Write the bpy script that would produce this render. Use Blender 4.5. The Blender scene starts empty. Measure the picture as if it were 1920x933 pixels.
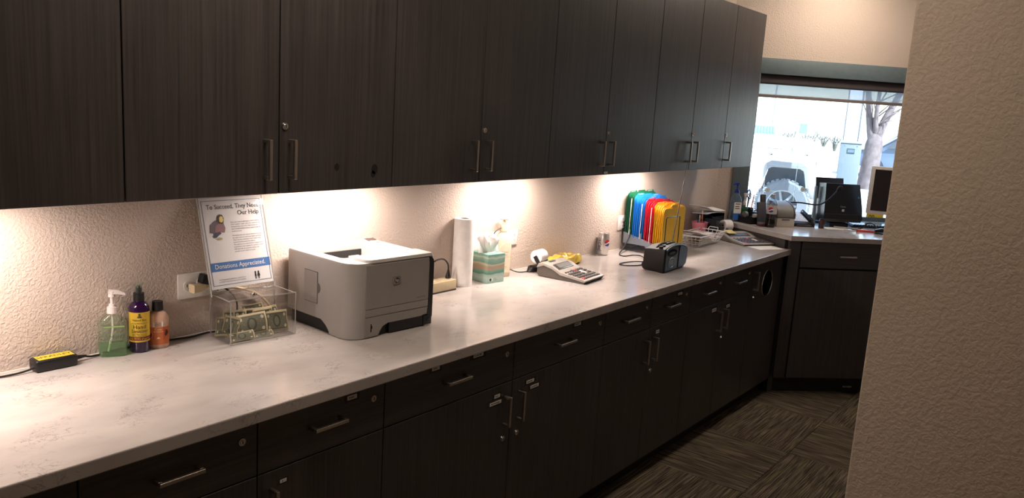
import bpy, bmesh, math, random
from mathutils import Matrix, Vector, Euler
PI = math.pi; R = math.radians
S = bpy.context.scene; COL = S.collection
rnd = random.Random(7)

# ------------------------------------------------------------------ camera
CAM_H = 1.677
cd = bpy.data.cameras.new('camera'); cam = bpy.data.objects.new('camera', cd); COL.objects.link(cam)
cd.sensor_width = 36; cd.lens = 1502 * 36 / 1920; cd.clip_start = .05; cd.clip_end = 500
_dx = Vector((.61354183, -.10269137, .78295652)); _dy = Vector((-.78725661, -.15687917, .59633544)); _dz = Vector((.06159107, -.98226443, -.17709639))
right = Vector((_dx[0], _dy[0], _dz[0])); up = -Vector((_dx[1], _dy[1], _dz[1])); back = -Vector((_dx[2], _dy[2], _dz[2]))
m = Matrix((right, up, back)).transposed().to_4x4(); m.translation = Vector((0, 0, CAM_H)); cam.matrix_world = m
S.camera = cam

# ------------------------------------------------------------------ world, sun, exposure
w = bpy.data.worlds.new('sky'); S.world = w; w.use_nodes = True
nt = w.node_tree; nt.nodes.clear()
sky = nt.nodes.new('ShaderNodeTexSky'); sky.sky_type = 'NISHITA'; sky.sun_disc = False
sky.sun_elevation = R(50); sky.sun_rotation = R(200); sky.air_density = 1.0; sky.dust_density = 1.5
bg = nt.nodes.new('ShaderNodeBackground'); bg.inputs[1].default_value = 1.1
wo = nt.nodes.new('ShaderNodeOutputWorld'); nt.links.new(sky.outputs[0], bg.inputs[0]); nt.links.new(bg.outputs[0], wo.inputs[0])
sd = bpy.data.lights.new('sun', 'SUN'); sd.energy = 29; sd.angle = R(.6); sd.color = (.86, .93, 1)
sun = bpy.data.objects.new('sun', sd); COL.objects.link(sun)
_s = Vector((-.35, -.75, 1.0)).normalized()                         # direction towards the sun
sun.rotation_euler = _s.to_track_quat('Z', 'Y').to_euler()
LAMP_W = 6.3            # each under-cabinet strip
CEIL_W = 1.0            # scale of the ceiling panels
vs = S.view_settings
S.display_settings.display_device = 'sRGB'
vs.view_transform = 'Standard'; vs.look = 'None'; vs.gamma = 1; vs.use_curve_mapping = False; vs.exposure = 0.0
S.cycles.caustics_reflective = False; S.cycles.caustics_refractive = False
S.cycles.transparent_max_bounces = 24; S.cycles.sample_clamp_indirect = 6

# ------------------------------------------------------------------ materials
def lin(c):
    return tuple(((v / 255) / 12.92 if v / 255 <= .04045 else ((v / 255 + .055) / 1.055) ** 2.4) for v in c) + (1,)
_mc = {}
def nodes(m):
    t = m.node_tree; return t, t.nodes, t.links, t.nodes['Principled BSDF']
def N(t, k, **kw):
    n = t.nodes.new(k)
    for a, v in kw.items():
        if a.startswith('i_'): n.inputs[a[2:].replace('_', ' ')].default_value = v
        else: setattr(n, a, v)
    return n
def coords(t, scale=(1, 1, 1), kind='Object', rot=(0, 0, 0)):
    c = N(t, 'ShaderNodeTexCoord'); mp = N(t, 'ShaderNodeMapping')
    mp.inputs['Scale'].default_value = scale; mp.inputs['Rotation'].default_value = rot
    t.links.new(c.outputs[kind], mp.inputs[0]); return mp.outputs[0]
def ramp(t, fac, stops):
    r = N(t, 'ShaderNodeValToRGB'); e = r.color_ramp.elements
    while len(e) < len(stops): e.new(.5)
    for q, (p, c) in zip(e, stops): q.position = p; q.color = c
    t.links.new(fac, r.inputs[0]); return r.outputs[0]
def M(name, col, rough=.5, metal=0., var=.06, vs_=40., bump=0., bs=200., alpha=1., emit=None, es=1., spec=.5, trans=0., coat=0.):
    if name in _mc: return _mc[name]
    m = bpy.data.materials.new(name); m.use_nodes = True; _mc[name] = m
    t, nd, lk, p = nodes(m)
    c = lin(col)
    p.inputs['Roughness'].default_value = rough; p.inputs['Metallic'].default_value = metal
    p.inputs['Specular IOR Level'].default_value = spec
    if coat: p.inputs['Coat Weight'].default_value = coat
    n = N(t, 'ShaderNodeTexNoise'); n.inputs['Scale'].default_value = vs_; n.inputs['Detail'].default_value = 3
    lk.new(coords(t), n.inputs['Vector'])
    a = tuple(min(1, v * (1 - var)) for v in c[:3]) + (1,); b = tuple(min(1, v * (1 + var)) for v in c[:3]) + (1,)
    lk.new(ramp(t, n.outputs[0], [(.3, a), (.7, b)]), p.inputs['Base Color'])
    if bump:
        n2 = N(t, 'ShaderNodeTexNoise'); n2.inputs['Scale'].default_value = bs; lk.new(coords(t), n2.inputs['Vector'])
        bu = N(t, 'ShaderNodeBump'); bu.inputs['Strength'].default_value = bump; bu.inputs['Distance'].default_value = .002
        lk.new(n2.outputs[0], bu.inputs['Height']); lk.new(bu.outputs[0], p.inputs['Normal'])
    if emit: p.inputs['Emission Color'].default_value = lin(emit); p.inputs['Emission Strength'].default_value = es
    p.inputs['Alpha'].default_value = alpha; p.inputs['Transmission Weight'].default_value = trans
    return m
def clear(name, tint=(255, 255, 255), rough=.03, f0=.03, f1=.6, diff=0., dcol=(255, 255, 255)):
    """thin clear plastic or glass: straight-through light, facing-dependent gloss, a little body colour"""
    if name in _mc: return _mc[name]
    m = bpy.data.materials.new(name); m.use_nodes = True; _mc[name] = m
    t = m.node_tree; t.nodes.clear(); L = t.links
    tr = N(t, 'ShaderNodeBsdfTransparent'); tr.inputs[0].default_value = lin(tint)
    gl = N(t, 'ShaderNodeBsdfGlossy'); gl.inputs['Roughness'].default_value = rough
    lw = N(t, 'ShaderNodeLayerWeight'); lw.inputs[0].default_value = .35
    mr = N(t, 'ShaderNodeMapRange'); mr.inputs['To Min'].default_value = f0; mr.inputs['To Max'].default_value = f1
    pw = N(t, 'ShaderNodeMath', operation='POWER'); pw.inputs[1].default_value = 2.0
    L.new(lw.outputs['Facing'], pw.inputs[0]); L.new(pw.outputs[0], mr.inputs['Value'])
    mx = N(t, 'ShaderNodeMixShader'); L.new(mr.outputs[0], mx.inputs[0]); L.new(tr.outputs[0], mx.inputs[1]); L.new(gl.outputs[0], mx.inputs[2])
    o = N(t, 'ShaderNodeOutputMaterial')
    if diff:
        df = N(t, 'ShaderNodeBsdfDiffuse'); df.inputs[0].default_value = lin(dcol)
        tl = N(t, 'ShaderNodeBsdfTranslucent'); tl.inputs[0].default_value = lin(dcol)
        ad = N(t, 'ShaderNodeMixShader'); ad.inputs[0].default_value = .4; L.new(df.outputs[0], ad.inputs[1]); L.new(tl.outputs[0], ad.inputs[2])
        m2 = N(t, 'ShaderNodeMixShader'); m2.inputs[0].default_value = diff; L.new(mx.outputs[0], m2.inputs[1]); L.new(ad.outputs[0], m2.inputs[2])
        L.new(m2.outputs[0], o.inputs[0])
    else: L.new(mx.outputs[0], o.inputs[0])
    return m
def mat_wall(name, col, sc=125, st=.36):
    m = bpy.data.materials.new(name); m.use_nodes = True; t, nd, L, p = nodes(m)
    p.inputs['Base Color'].default_value = lin(col); p.inputs['Roughness'].default_value = .62
    g = N(t, 'ShaderNodeNewGeometry')
    n1 = N(t, 'ShaderNodeTexNoise'); n1.inputs['Scale'].default_value = sc; n1.inputs['Detail'].default_value = 2.5; n1.inputs['Distortion'].default_value = .5
    n2 = N(t, 'ShaderNodeTexNoise'); n2.inputs['Scale'].default_value = sc * 2.6; n2.inputs['Detail'].default_value = 2
    L.new(g.outputs['Position'], n1.inputs['Vector']); L.new(g.outputs['Position'], n2.inputs['Vector'])
    r1 = ramp(t, n1.outputs[0], [(.40, (0, 0, 0, 1)), (.60, (1, 1, 1, 1))])
    ad = N(t, 'ShaderNodeMath', operation='MULTIPLY_ADD'); ad.inputs[1].default_value = .45; L.new(n2.outputs[0], ad.inputs[0]); L.new(r1, ad.inputs[2])
    b = N(t, 'ShaderNodeBump'); b.inputs['Strength'].default_value = st; b.inputs['Distance'].default_value = .0042
    L.new(ad.outputs[0], b.inputs['Height']); L.new(b.outputs[0], p.inputs['Normal'])
    v = ramp(t, n2.outputs[0], [(.3, tuple(x * .96 for x in lin(col)[:3]) + (1,)), (.7, tuple(min(1, x * 1.03) for x in lin(col)[:3]) + (1,))])
    L.new(v, p.inputs['Base Color']); return m
def mat_wood(name, vertical=True, dark=(40, 36, 35), light=(76, 70, 68), rough=.42):
    m = bpy.data.materials.new(name); m.use_nodes = True; t, nd, L, p = nodes(m)
    g = N(t, 'ShaderNodeNewGeometry'); mp = N(t, 'ShaderNodeMapping')
    mp.inputs['Scale'].default_value = (150, 150, 2.2) if vertical else (2.2, 2.2, 150)
    L.new(g.outputs['Position'], mp.inputs[0])
    n = N(t, 'ShaderNodeTexNoise'); n.inputs['Scale'].default_value = 1; n.inputs['Detail'].default_value = 5; n.inputs['Roughness'].default_value = .7
    L.new(mp.outputs[0], n.inputs['Vector'])
    n2 = N(t, 'ShaderNodeTexNoise'); n2.inputs['Scale'].default_value = 4; n2.inputs['Detail'].default_value = 2
    L.new(g.outputs['Position'], n2.inputs['Vector'])
    mx = N(t, 'ShaderNodeMath', operation='MULTIPLY_ADD'); mx.inputs[1].default_value = .22; L.new(n2.outputs[0], mx.inputs[0]); L.new(n.outputs[0], mx.inputs[2])
    L.new(ramp(t, mx.outputs[0], [(.42, lin(dark)), (.62, tuple((a + b) / 2 for a, b in zip(lin(dark), lin(light)))), (.82, lin(light))]), p.inputs['Base Color'])
    p.inputs['Roughness'].default_value = rough; p.inputs['Specular IOR Level'].default_value = .8
    b = N(t, 'ShaderNodeBump'); b.inputs['Strength'].default_value = .12; b.inputs['Distance'].default_value = .0006
    L.new(n.outputs[0], b.inputs['Height']); L.new(b.outputs[0], p.inputs['Normal']); return m
def mat_quartz():
    m = bpy.data.materials.new('white_quartz_with_fine_veins'); m.use_nodes = True; t, nd, L, p = nodes(m)
    g = N(t, 'ShaderNodeNewGeometry'); mp = N(t, 'ShaderNodeMapping'); mp.inputs['Rotation'].default_value = (0, 0, R(24)); mp.inputs['Scale'].default_value = (1, 1.9, 1)
    L.new(g.outputs['Position'], mp.inputs[0])
    def vein(sc, width, dist):
        n = N(t, 'ShaderNodeTexNoise'); n.inputs['Scale'].default_value = sc; n.inputs['Detail'].default_value = 5; n.inputs['Distortion'].default_value = dist
        L.new(mp.outputs[0], n.inputs['Vector'])
        s = N(t, 'ShaderNodeMath', operation='SUBTRACT'); s.inputs[1].default_value = .5; L.new(n.outputs[0], s.inputs[0])
        a = N(t, 'ShaderNodeMath', operation='ABSOLUTE'); L.new(s.outputs[0], a.inputs[0])
        return ramp(t, a.outputs[0], [(0, (1, 1, 1, 1)), (width, (0, 0, 0, 1))])
    n3 = N(t, 'ShaderNodeTexNoise'); n3.inputs['Scale'].default_value = 9; n3.inputs['Detail'].default_value = 2; L.new(g.outputs['Position'], n3.inputs['Vector'])
    mask = ramp(t, n3.outputs[0], [(.52, (0, 0, 0, 1)), (.63, (1, 1, 1, 1))])
    v1 = vein(9, .009, 1.2); v2 = vein(26, .016, .9)
    ad = N(t, 'ShaderNodeMath', operation='MAXIMUM'); L.new(v1, ad.inputs[0]); L.new(v2, ad.inputs[1])
    mu = N(t, 'ShaderNodeMath', operation='MULTIPLY'); L.new(ad.outputs[0], mu.inputs[0]); L.new(mask, mu.inputs[1])
    m2 = N(t, 'ShaderNodeMath', operation='MULTIPLY'); m2.inputs[1].default_value = .6; L.new(mu.outputs[0], m2.inputs[0])
    n4 = N(t, 'ShaderNodeTexNoise'); n4.inputs['Scale'].default_value = 5; n4.inputs['Detail'].default_value = 4; L.new(mp.outputs[0], n4.inputs['Vector'])
    base = ramp(t, n4.outputs[0], [(.3, lin((176, 168, 163))), (.7, lin((194, 186, 181)))])
    mc = N(t, 'ShaderNodeMix', data_type='RGBA'); L.new(m2.outputs[0], mc.inputs[0]); L.new(base, mc.inputs[6]); mc.inputs[7].default_value = lin((92, 84, 80))
    L.new(mc.outputs[2], p.inputs['Base Color']); p.inputs['Roughness'].default_value = .16; return m
def mat_carpet(name, along_x):
    m = bpy.data.materials.new(name); m.use_nodes = True; t, nd, L, p = nodes(m)
    g = N(t, 'ShaderNodeNewGeometry'); oi = N(t, 'ShaderNodeObjectInfo')
    ofs = N(t, 'ShaderNodeVectorMath', operation='SCALE'); ofs.inputs[0].default_value = (3.1, 5.7, 0); L.new(oi.outputs['Random'], ofs.inputs['Scale'])
    av = N(t, 'ShaderNodeVectorMath', operation='ADD'); L.new(g.outputs['Position'], av.inputs[0]); L.new(ofs.outputs[0], av.inputs[1])
    mp = N(t, 'ShaderNodeMapping'); mp.inputs['Scale'].default_value = (5, 190, 1) if along_x else (190, 5, 1); L.new(av.outputs[0], mp.inputs[0])
    n = N(t, 'ShaderNodeTexNoise'); n.inputs['Scale'].default_value = 1; n.inputs['Detail'].default_value = 2; L.new(mp.outputs[0], n.inputs['Vector'])
    mp2 = N(t, 'ShaderNodeMapping'); mp2.inputs['Scale'].default_value = (2.5, 60, 1) if along_x else (60, 2.5, 1); L.new(av.outputs[0], mp2.inputs[0])
    n2 = N(t, 'ShaderNodeTexNoise'); n2.inputs['Scale'].default_value = 1; n2.inputs['Detail'].default_value = 2; L.new(mp2.outputs[0], n2.inputs['Vector'])
    a = ramp(t, n2.outputs[0], [(.28, lin((80, 68, 67))), (.4, lin((130, 124, 94))), (.5, lin((90, 77, 75))), (.58, lin((142, 128, 112))), (.72, lin((114, 114, 84)))])
    b = ramp(t, n.outputs[0], [(.34, (.34, .33, .33, 1)), (.5, (.78, .78, .78, 1)), (.66, (1.35, 1.3, 1.2, 1))])
    mx = N(t, 'ShaderNodeMix', data_type='RGBA', blend_type='MULTIPLY'); mx.inputs[0].default_value = 1; L.new(a, mx.inputs[6]); L.new(b, mx.inputs[7])
    L.new(mx.outputs[2], p.inputs['Base Color']); p.inputs['Roughness'].default_value = .95; p.inputs['Specular IOR Level'].default_value = .1
    bu = N(t, 'ShaderNodeBump'); bu.inputs['Strength'].default_value = .5; bu.inputs['Distance'].default_value = .004; L.new(n.outputs[0], bu.inputs['Height']); L.new(bu.outputs[0], p.inputs['Normal'])
    return m
def mat_bill():
    m = bpy.data.materials.new('printed_banknote_paper'); m.use_nodes = True; t, nd, L, p = nodes(m)
    uv = N(t, 'ShaderNodeUVMap'); sp = N(t, 'ShaderNodeSeparateXYZ'); L.new(uv.outputs[0], sp.inputs[0])
    def mth(op, a, b=None):
        n = N(t, 'ShaderNodeMath', operation=op)
        for i, v in enumerate((a, b)):
            if v is None: continue
            if isinstance(v, (int, float)): n.inputs[i].default_value = v
            else: L.new(v, n.inputs[i])
        return n.outputs[0]
    du = mth('ABSOLUTE', mth('SUBTRACT', sp.outputs[0], .5)); dv = mth('ABSOLUTE', mth('SUBTRACT', sp.outputs[1], .5))
    border = mth('MAXIMUM', mth('GREATER_THAN', du, .45), mth('GREATER_THAN', dv, .40))
    fr = mth('MAXIMUM', mth('GREATER_THAN', du, .415), mth('GREATER_THAN', dv, .33))
    oval = mth('LESS_THAN', mth('ADD', mth('POWER', mth('DIVIDE', du, .17), 2), mth('POWER', mth('DIVIDE', dv, .30), 2)), 1)
    oval2 = mth('LESS_THAN', mth('ADD', mth('POWER', mth('DIVIDE', du, .10), 2), mth('POWER', mth('DIVIDE', dv, .22), 2)), 1)
    corner = mth('LESS_THAN', mth('ADD', mth('POWER', mth('DIVIDE', mth('SUBTRACT', du, .37), .05), 2), mth('POWER', mth('DIVIDE', mth('SUBTRACT', dv, .27), .08), 2)), 1)
    n = N(t, 'ShaderNodeTexNoise'); n.inputs['Scale'].default_value = 26; n.inputs['Detail'].default_value = 4; L.new(uv.outputs[0], n.inputs['Vector'])
    inner = ramp(t, n.outputs[0], [(.35, lin((70, 73, 56))), (.55, lin((112, 112, 88))), (.7, lin((146, 140, 112)))])
    cur = inner
    for f, c in ((fr, (76, 82, 62)), (oval, (58, 66, 50)), (oval2, (112, 114, 92)), (corner, (206, 200, 170)), (border, (184, 168, 130))):
        mx = N(t, 'ShaderNodeMix', data_type='RGBA'); L.new(f, mx.inputs[0]); L.new(cur, mx.inputs[6]); mx.inputs[7].default_value = lin(c); cur = mx.outputs[2]
    L.new(cur, p.inputs['Base Color']); p.inputs['Roughness'].default_value = .75; return m

WALL = mat_wall('painted_knockdown_wall', (206, 189, 176))
FWALL = mat_wall('painted_partition_wall', (198, 181, 163), 85, .18)
CEIL = M('ceiling_white', (225, 220, 212), .9)
WV = mat_wood('espresso_laminate_vertical_grain'); WH = mat_wood('espresso_laminate_horizontal_grain', False)
CARC = M('dark_carcass', (20, 18, 17), .6)
QUARTZ = mat_quartz()
CARX = mat_carpet('carpet_stripes_along_aisle', True); CARY = mat_carpet('carpet_stripes_across_aisle', False)
NICKEL = M('brushed_nickel', (196, 186, 176), .3, 1.); CHROME = M('chrome', (225, 222, 218), .12, 1.)
DARK = M('dark_slot', (12, 11, 11), .7); BLACK = M('black_plastic', (22, 21, 22), .38); RUBBER = M('black_rubber_cord', (24, 22, 22), .5)
WHITE = M('white_plastic', (235, 230, 224), .35); PAPER = M('white_paper', (240, 237, 232), .8, var=.03); INK = M('grey_ink', (58, 53, 54), .8); BLKINK = M('black_ink', (25, 23, 22), .8)
ACR = clear('clear_acrylic', (250, 250, 250), .02, .035, .55); ACRE = clear('acrylic_cut_edge', (235, 238, 238), .1, .25, .8, .35, (240, 238, 234))
BILL = mat_bill(); CREAM = M('cream_plastic', (226, 206, 168), .4)

# ------------------------------------------------------------------ mesh builder
class B:
    def __init__(s): s.bm = bmesh.new(); s.mi = 0; s.mats = []
    def merge(s, b2, mx=None):
        for f in b2.faces: f.material_index = s.mi
        if mx is not None: bmesh.ops.transform(b2, matrix=mx, verts=b2.verts[:])
        t = bpy.data.meshes.new('t'); b2.to_mesh(t); b2.free(); s.bm.from_mesh(t); bpy.data.meshes.remove(t); return s
    def box(s, c, d, bev=0, seg=2, rot=None):
        b = bmesh.new(); bmesh.ops.create_cube(b, size=1); bmesh.ops.scale(b, vec=d, verts=b.verts[:])
        if bev: bmesh.ops.bevel(b, geom=b.edges[:], offset=min(bev, min(d) * .49), segments=seg, affect='EDGES', profile=.5)
        mx = Matrix.Translation(c)
        if rot: mx = mx @ Euler(rot).to_matrix().to_4x4()
        return s.merge(b, mx)
    def bx(s, x0, x1, y0, y1, z0, z1, bev=0, seg=2):
        return s.box(((x0 + x1) / 2, (y0 + y1) / 2, (z0 + z1) / 2), (abs(x1 - x0), abs(y1 - y0), abs(z1 - z0)), bev, seg)
    def cyl(s, p0, p1, r0, r1=None, n=16, caps=True):
        p0 = Vector(p0); p1 = Vector(p1); d = p1 - p0; r1 = r0 if r1 is None else r1
        q = d.to_track_quat('Z', 'Y').to_matrix().to_4x4(); mx = Matrix.Translation(p0) @ q
        return s.lathe([(r0, 0), (r1, d.length)], n, mx=mx, cap=caps)
    def lathe(s, prof, n=24, sx=1, sy=1, mx=None, cap=True, a0=0, a1=2 * PI):
        b = bmesh.new(); full = abs(a1 - a0 - 2 * PI) < 1e-6; k = n if full else n + 1; rings = []
        for r, z in prof:
            rings.append([b.verts.new((r * math.cos(a0 + (a1 - a0) * i / n) * sx, r * math.sin(a0 + (a1 - a0) * i / n) * sy, z)) for i in range(k)])
        for A, C in zip(rings, rings[1:]):
            for i in range(n):
                j = (i + 1) % k
                try: b.faces.new((A[i], A[j], C[j], C[i]))
                except ValueError: pass
        if cap and full:
            b.faces.new(rings[0][::-1]); b.faces.new(rings[-1])
        bmesh.ops.remove_doubles(b, verts=b.verts[:], dist=1e-6)
        return s.merge(b, mx)
    def loft(s, rings, caps=True, mx=None, closed=True):
        b = bmesh.new(); V = [[b.verts.new(p) for p in r] for r in rings]; n = len(V[0])
        for A, C in zip(V, V[1:]):
            for i in range(n if closed else n - 1):
                j = (i + 1) % n; b.faces.new((A[i], A[j], C[j], C[i]))
        if caps: b.faces.new(V[0][::-1]); b.faces.new(V[-1])
        bmesh.ops.recalc_face_normals(b, faces=b.faces[:])
        return s.merge(b, mx)
    def prism(s, pts, h0, h1, ax='z', mx=None):
        f = {'z': lambda p, h: (p[0], p[1], h), 'y': lambda p, h: (p[0], h, p[1]), 'x': lambda p, h: (h, p[0], p[1])}[ax]
        return s.loft([[f(p, h0) for p in pts], [f(p, h1) for p in pts]], True, mx)
    def tube(s, pts, r, n=8, smooth=4, closed=False):
        P = [Vector(p) for p in pts]
        if smooth and len(P) > 2:
            Q = []; m_ = len(P)
            for i in range(m_ if closed else m_ - 1):
                g = lambda k: P[k % m_] if closed else P[max(0, min(m_ - 1, k))]
                a, b_, c, d = g(i - 1), g(i), g(i + 1), g(i + 2)
                for k in range(smooth):
                    u = k / smooth
                    Q.append(.5 * ((2 * b_) + (c - a) * u + (2 * a - 5 * b_ + 4 * c - d) * u * u + (3 * b_ - a - 3 * c + d) * u ** 3))
            if not closed: Q.append(P[-1])
            P = Q
        rings = []; nrm = None; L_ = len(P)
        for i, p in enumerate(P):
            t_ = (P[(i + 1) % L_] - P[i - 1]) if closed else (P[min(i + 1, L_ - 1)] - P[max(i - 1, 0)])
            t_.normalize()
            if nrm is None: nrm = t_.orthogonal().normalized()
            nrm = (nrm - t_ * nrm.dot(t_)).normalized(); bn = t_.cross(nrm)
            rr = r(i / (L_ - 1)) if callable(r) else r
            rings.append([p + (nrm * math.cos(2 * PI * k / n) + bn * math.sin(2 * PI * k / n)) * rr for k in range(n)])
        if closed: rings.append(rings[0]); return s.loft(rings, False)
        return s.loft(rings, True)
    def sheet(s, fn, nu, nv, uv=True):
        b = bmesh.new(); ul = b.loops.layers.uv.new('UVMap')
        V = [[b.verts.new(fn(i / nu, j / nv)) for i in range(nu + 1)] for j in range(nv + 1)]
        for j in range(nv):
            for i in range(nu):
                f = b.faces.new((V[j][i], V[j][i + 1], V[j + 1][i + 1], V[j + 1][i]))
                for l, (a, c) in zip(f.loops, ((i, j), (i + 1, j), (i + 1, j + 1), (i, j + 1))): l[ul].uv = (a / nu, c / nv)
        return s.merge(b)
    def poly(s, pts, fn=lambda p: p):
        b = bmesh.new(); b.faces.new([b.verts.new(fn(p)) for p in pts]); return s.merge(b)
    def text(s, txt, size, mx=None, fn=None, align='CENTER', sx=1):
        cu = bpy.data.curves.new('t', 'FONT'); cu.body = txt; cu.size = size; cu.align_x = align; cu.align_y = 'CENTER'; cu.resolution_u = 2
        o = bpy.data.objects.new('t', cu); COL.objects.link(o)
        dg = bpy.context.evaluated_depsgraph_get(); dg.update()
        me = bpy.data.meshes.new_from_object(o.evaluated_get(dg)); b = bmesh.new(); b.from_mesh(me)
        bpy.data.objects.remove(o); bpy.data.curves.remove(cu); bpy.data.meshes.remove(me)
        if sx != 1: bmesh.ops.scale(b, vec=(sx, 1, 1), verts=b.verts[:])
        if fn:
            for v in b.verts: v.co = fn(v.co)
        return s.merge(b, mx)
    def holed(s, outer, holes, fn):
        b = bmesh.new(); E_ = []
        for lp in [outer] + holes:
            v = [b.verts.new(fn(p)) for p in lp]
            for i in range(len(v)): E_.append(b.edges.new((v[i], v[(i + 1) % len(v)])))
        bmesh.ops.triangle_fill(b, use_beauty=True, use_dissolve=False, edges=E_); return s.merge(b)
    def mat(s, i): s.mi = i; return s
    def mesh(s, name, mats, smooth=35, solid=0):
        me = bpy.data.meshes.new(name); s.bm.normal_update(); s.bm.to_mesh(me); s.bm.free()
        for m_ in (mats if isinstance(mats, (list, tuple)) else [mats]): me.materials.append(m_)
        if smooth:
            me.polygons.foreach_set('use_smooth', [True] * len(me.polygons)); me.set_sharp_from_angle(angle=R(smooth))
        return me
    def obj(s, name, mats, parent=None, loc=(0, 0, 0), rot=(0, 0, 0), smooth=35, solid=0):
        return put(name, s.mesh(name, mats, smooth), parent, loc, rot, solid)
def put(name, me, parent=None, loc=(0, 0, 0), rot=(0, 0, 0), solid=0):
    o = bpy.data.objects.new(name, me); COL.objects.link(o); o.parent = parent; o.location = loc; o.rotation_euler = rot
    if solid:
        md = o.modifiers.new('thickness', 'SOLIDIFY'); md.thickness = solid; md.offset = 0
    return o
def tag(o, label, cat, group=None):
    o['label'] = label; o['category'] = cat
    if group: o['group'] = group
    return o
def thing(name, label, cat, loc=(0, 0, 0), rz=0, group=None):
    o = bpy.data.objects.new(name, None); o.empty_display_size = .05; COL.objects.link(o)
    o.location = loc; o.rotation_euler = (0, 0, rz); return tag(o, label, cat, group)
def struct(o): o['kind'] = 'structure'; return o
def rrect(x0, x1, y0, y1, r, n=5):
    r = r if isinstance(r, (list, tuple)) else [r] * 4; P = []
    for (cx, cy, sx, sy, a, rr) in ((x0, y0, 1, 1, PI, r[0]), (x1, y0, -1, 1, 1.5 * PI, r[1]), (x1, y1, -1, -1, 0, r[2]), (x0, y1, 1, -1, .5 * PI, r[3])):
        for k in range(n + 1):
            t_ = a + .5 * PI * k / n; P.append((cx + sx * rr + rr * math.cos(t_), cy + sy * rr + rr * math.sin(t_)))
    return P
def circ(cx, cy, r, n=24, ry=None): return [(cx + r * math.cos(2 * PI * i / n), cy + (ry or r) * math.sin(2 * PI * i / n)) for i in range(n)]
def XZ(y=0): return lambda p: (p[0], y, p[1])
TXZ = Matrix.Rotation(PI / 2, 4, 'X')           # text lying in XY stood upright, facing -y
def T(x, y, z): return Matrix.Translation((x, y, z))

# ------------------------------------------------------------------ room shell
CT = .92; DT = 1.005; YW = 2.2; YF = 1.565; CEIL_Z = 2.75; R45 = -PI / 4
COR = (5.12, 2.2)
def W(u, n): return (COR[0] + .70711 * (u + n), COR[1] + .70711 * (n - u))
def D(u, n): return (4.835 + .70711 * (u + n), 1.575 + .70711 * (n - u))
pe = W(3.9, 0)
fl = struct(B().prism([(-1.75, -1.65), (pe[0] + .15, -1.65), (pe[0] + .15, pe[1]), W(3.9, .15), W(-.06, .15), (COR[0], 2.35), (-1.75, 2.35)], -.16, -.012).obj('floor', M('floor_screed', (60, 58, 55), .9)))
tm = {}
for k, mt in ((0, CARX), (1, CARY)):
    tm[k] = B().box((0, 0, -.006), (.601, .601, .012), .002, 1).mesh('carpet_tile', mt)
for i in range(-2, 11):
    for j in range(-4, 3):
        x = 3.403 + .603 * (i - 5) + .3; y = 1.18 + .603 * (j - 1) + .3
        if x + y > 6.75 or y > 1.9: continue
        put('carpet_tile', tm[(i + j + 1) % 2], fl, (x, y, 0))
struct(B().bx(-1.75, COR[0] + .06, YW, YW + .15, -.012, CEIL_Z).obj('wall_back', WALL))
struct(B().bx(-1.75, -1.6, -1.65, YW, -.012, CEIL_Z).obj('wall_left', WALL))
struct(B().bx(-1.6, pe[0] + .15, -1.65, -1.5, -.012, CEIL_Z).obj('wall_rear', WALL))
struct(B().bx(pe[0], pe[0] + .15, -1.5, pe[1] + .2, -.012, CEIL_Z).obj('wall_far', WALL))
struct(B().bx(2.0, 2.12, -1.5, .44, -.012, CEIL_Z, .006, 2).obj('wall_partition', FWALL))
struct(B().prism([(-1.75, -1.65), (pe[0] + .15, -1.65), (pe[0] + .15, pe[1] + .2), W(3.9, .3), W(-.1, .3), (COR[0], 2.4), (-1.75, 2.4)], CEIL_Z, CEIL_Z + .12).obj('ceiling', CEIL))
# angled window wall, opening u 0.20-1.80, z 1.02-1.99
WU0, WU1, WZ0, WZ1 = .20, 1.80, 1.02, 1.985
b = B().bx(-.06, WU0, 0, .15, -.012, CEIL_Z).bx(WU1, 3.9, 0, .15, -.012, CEIL_Z).bx(WU0, WU1, 0, .15, -.012, WZ0).bx(WU0, WU1, 0, .15, WZ1, CEIL_Z)
struct(b.obj('wall_window', WALL, None, (COR[0], COR[1], 0), (0, 0, R45)))
TEAL = M('dark_teal_painted_trim', (104, 118, 123), .45)
WALU = M('window_frame_grey', (120, 128, 134), .4, .6)
win = bpy.data.objects.new('window_1', None); COL.objects.link(win); win.location = (COR[0], COR[1], 0); win.rotation_euler = (0, 0, R45); struct(win)
B().bx(.10, .215, -.016, 0, 1.0, 1.98, .002).bx(WU0 - .001, WU0 + .012, 0, .08, WZ0, WZ1).obj('window_trim', TEAL, win)
B().bx(.10, 1.91, -.016, 0, 1.98, 2.083, .002).obj('window_trim', TEAL, win)
B().bx(1.785, 1.91, -.016, 0, 1.0, 1.98, .002).obj('window_trim', TEAL, win)
B().bx(.10, 1.91, -.016, .13, 1.006, 1.022, .003).obj('window_sill', TEAL, win)
b = B().bx(WU0 + .012, WU0 + .03, .07, .11, WZ0, WZ1).bx(WU1 - .03, WU1, .07, .11, WZ0, WZ1).bx(WU0, WU1, .07, .11, WZ0, WZ0 + .03).bx(WU0, WU1, .07, .11, WZ1 - .03, WZ1)
b.obj('window_frame', WALU, win)
GLASS = clear('window_glass', (246, 250, 250), .01, .02, .5)
B().bx(WU0 + .02, WU1 - .02, .088, .094, WZ0 + .02, WZ1 - .02).obj('pane', GLASS, win)

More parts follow.
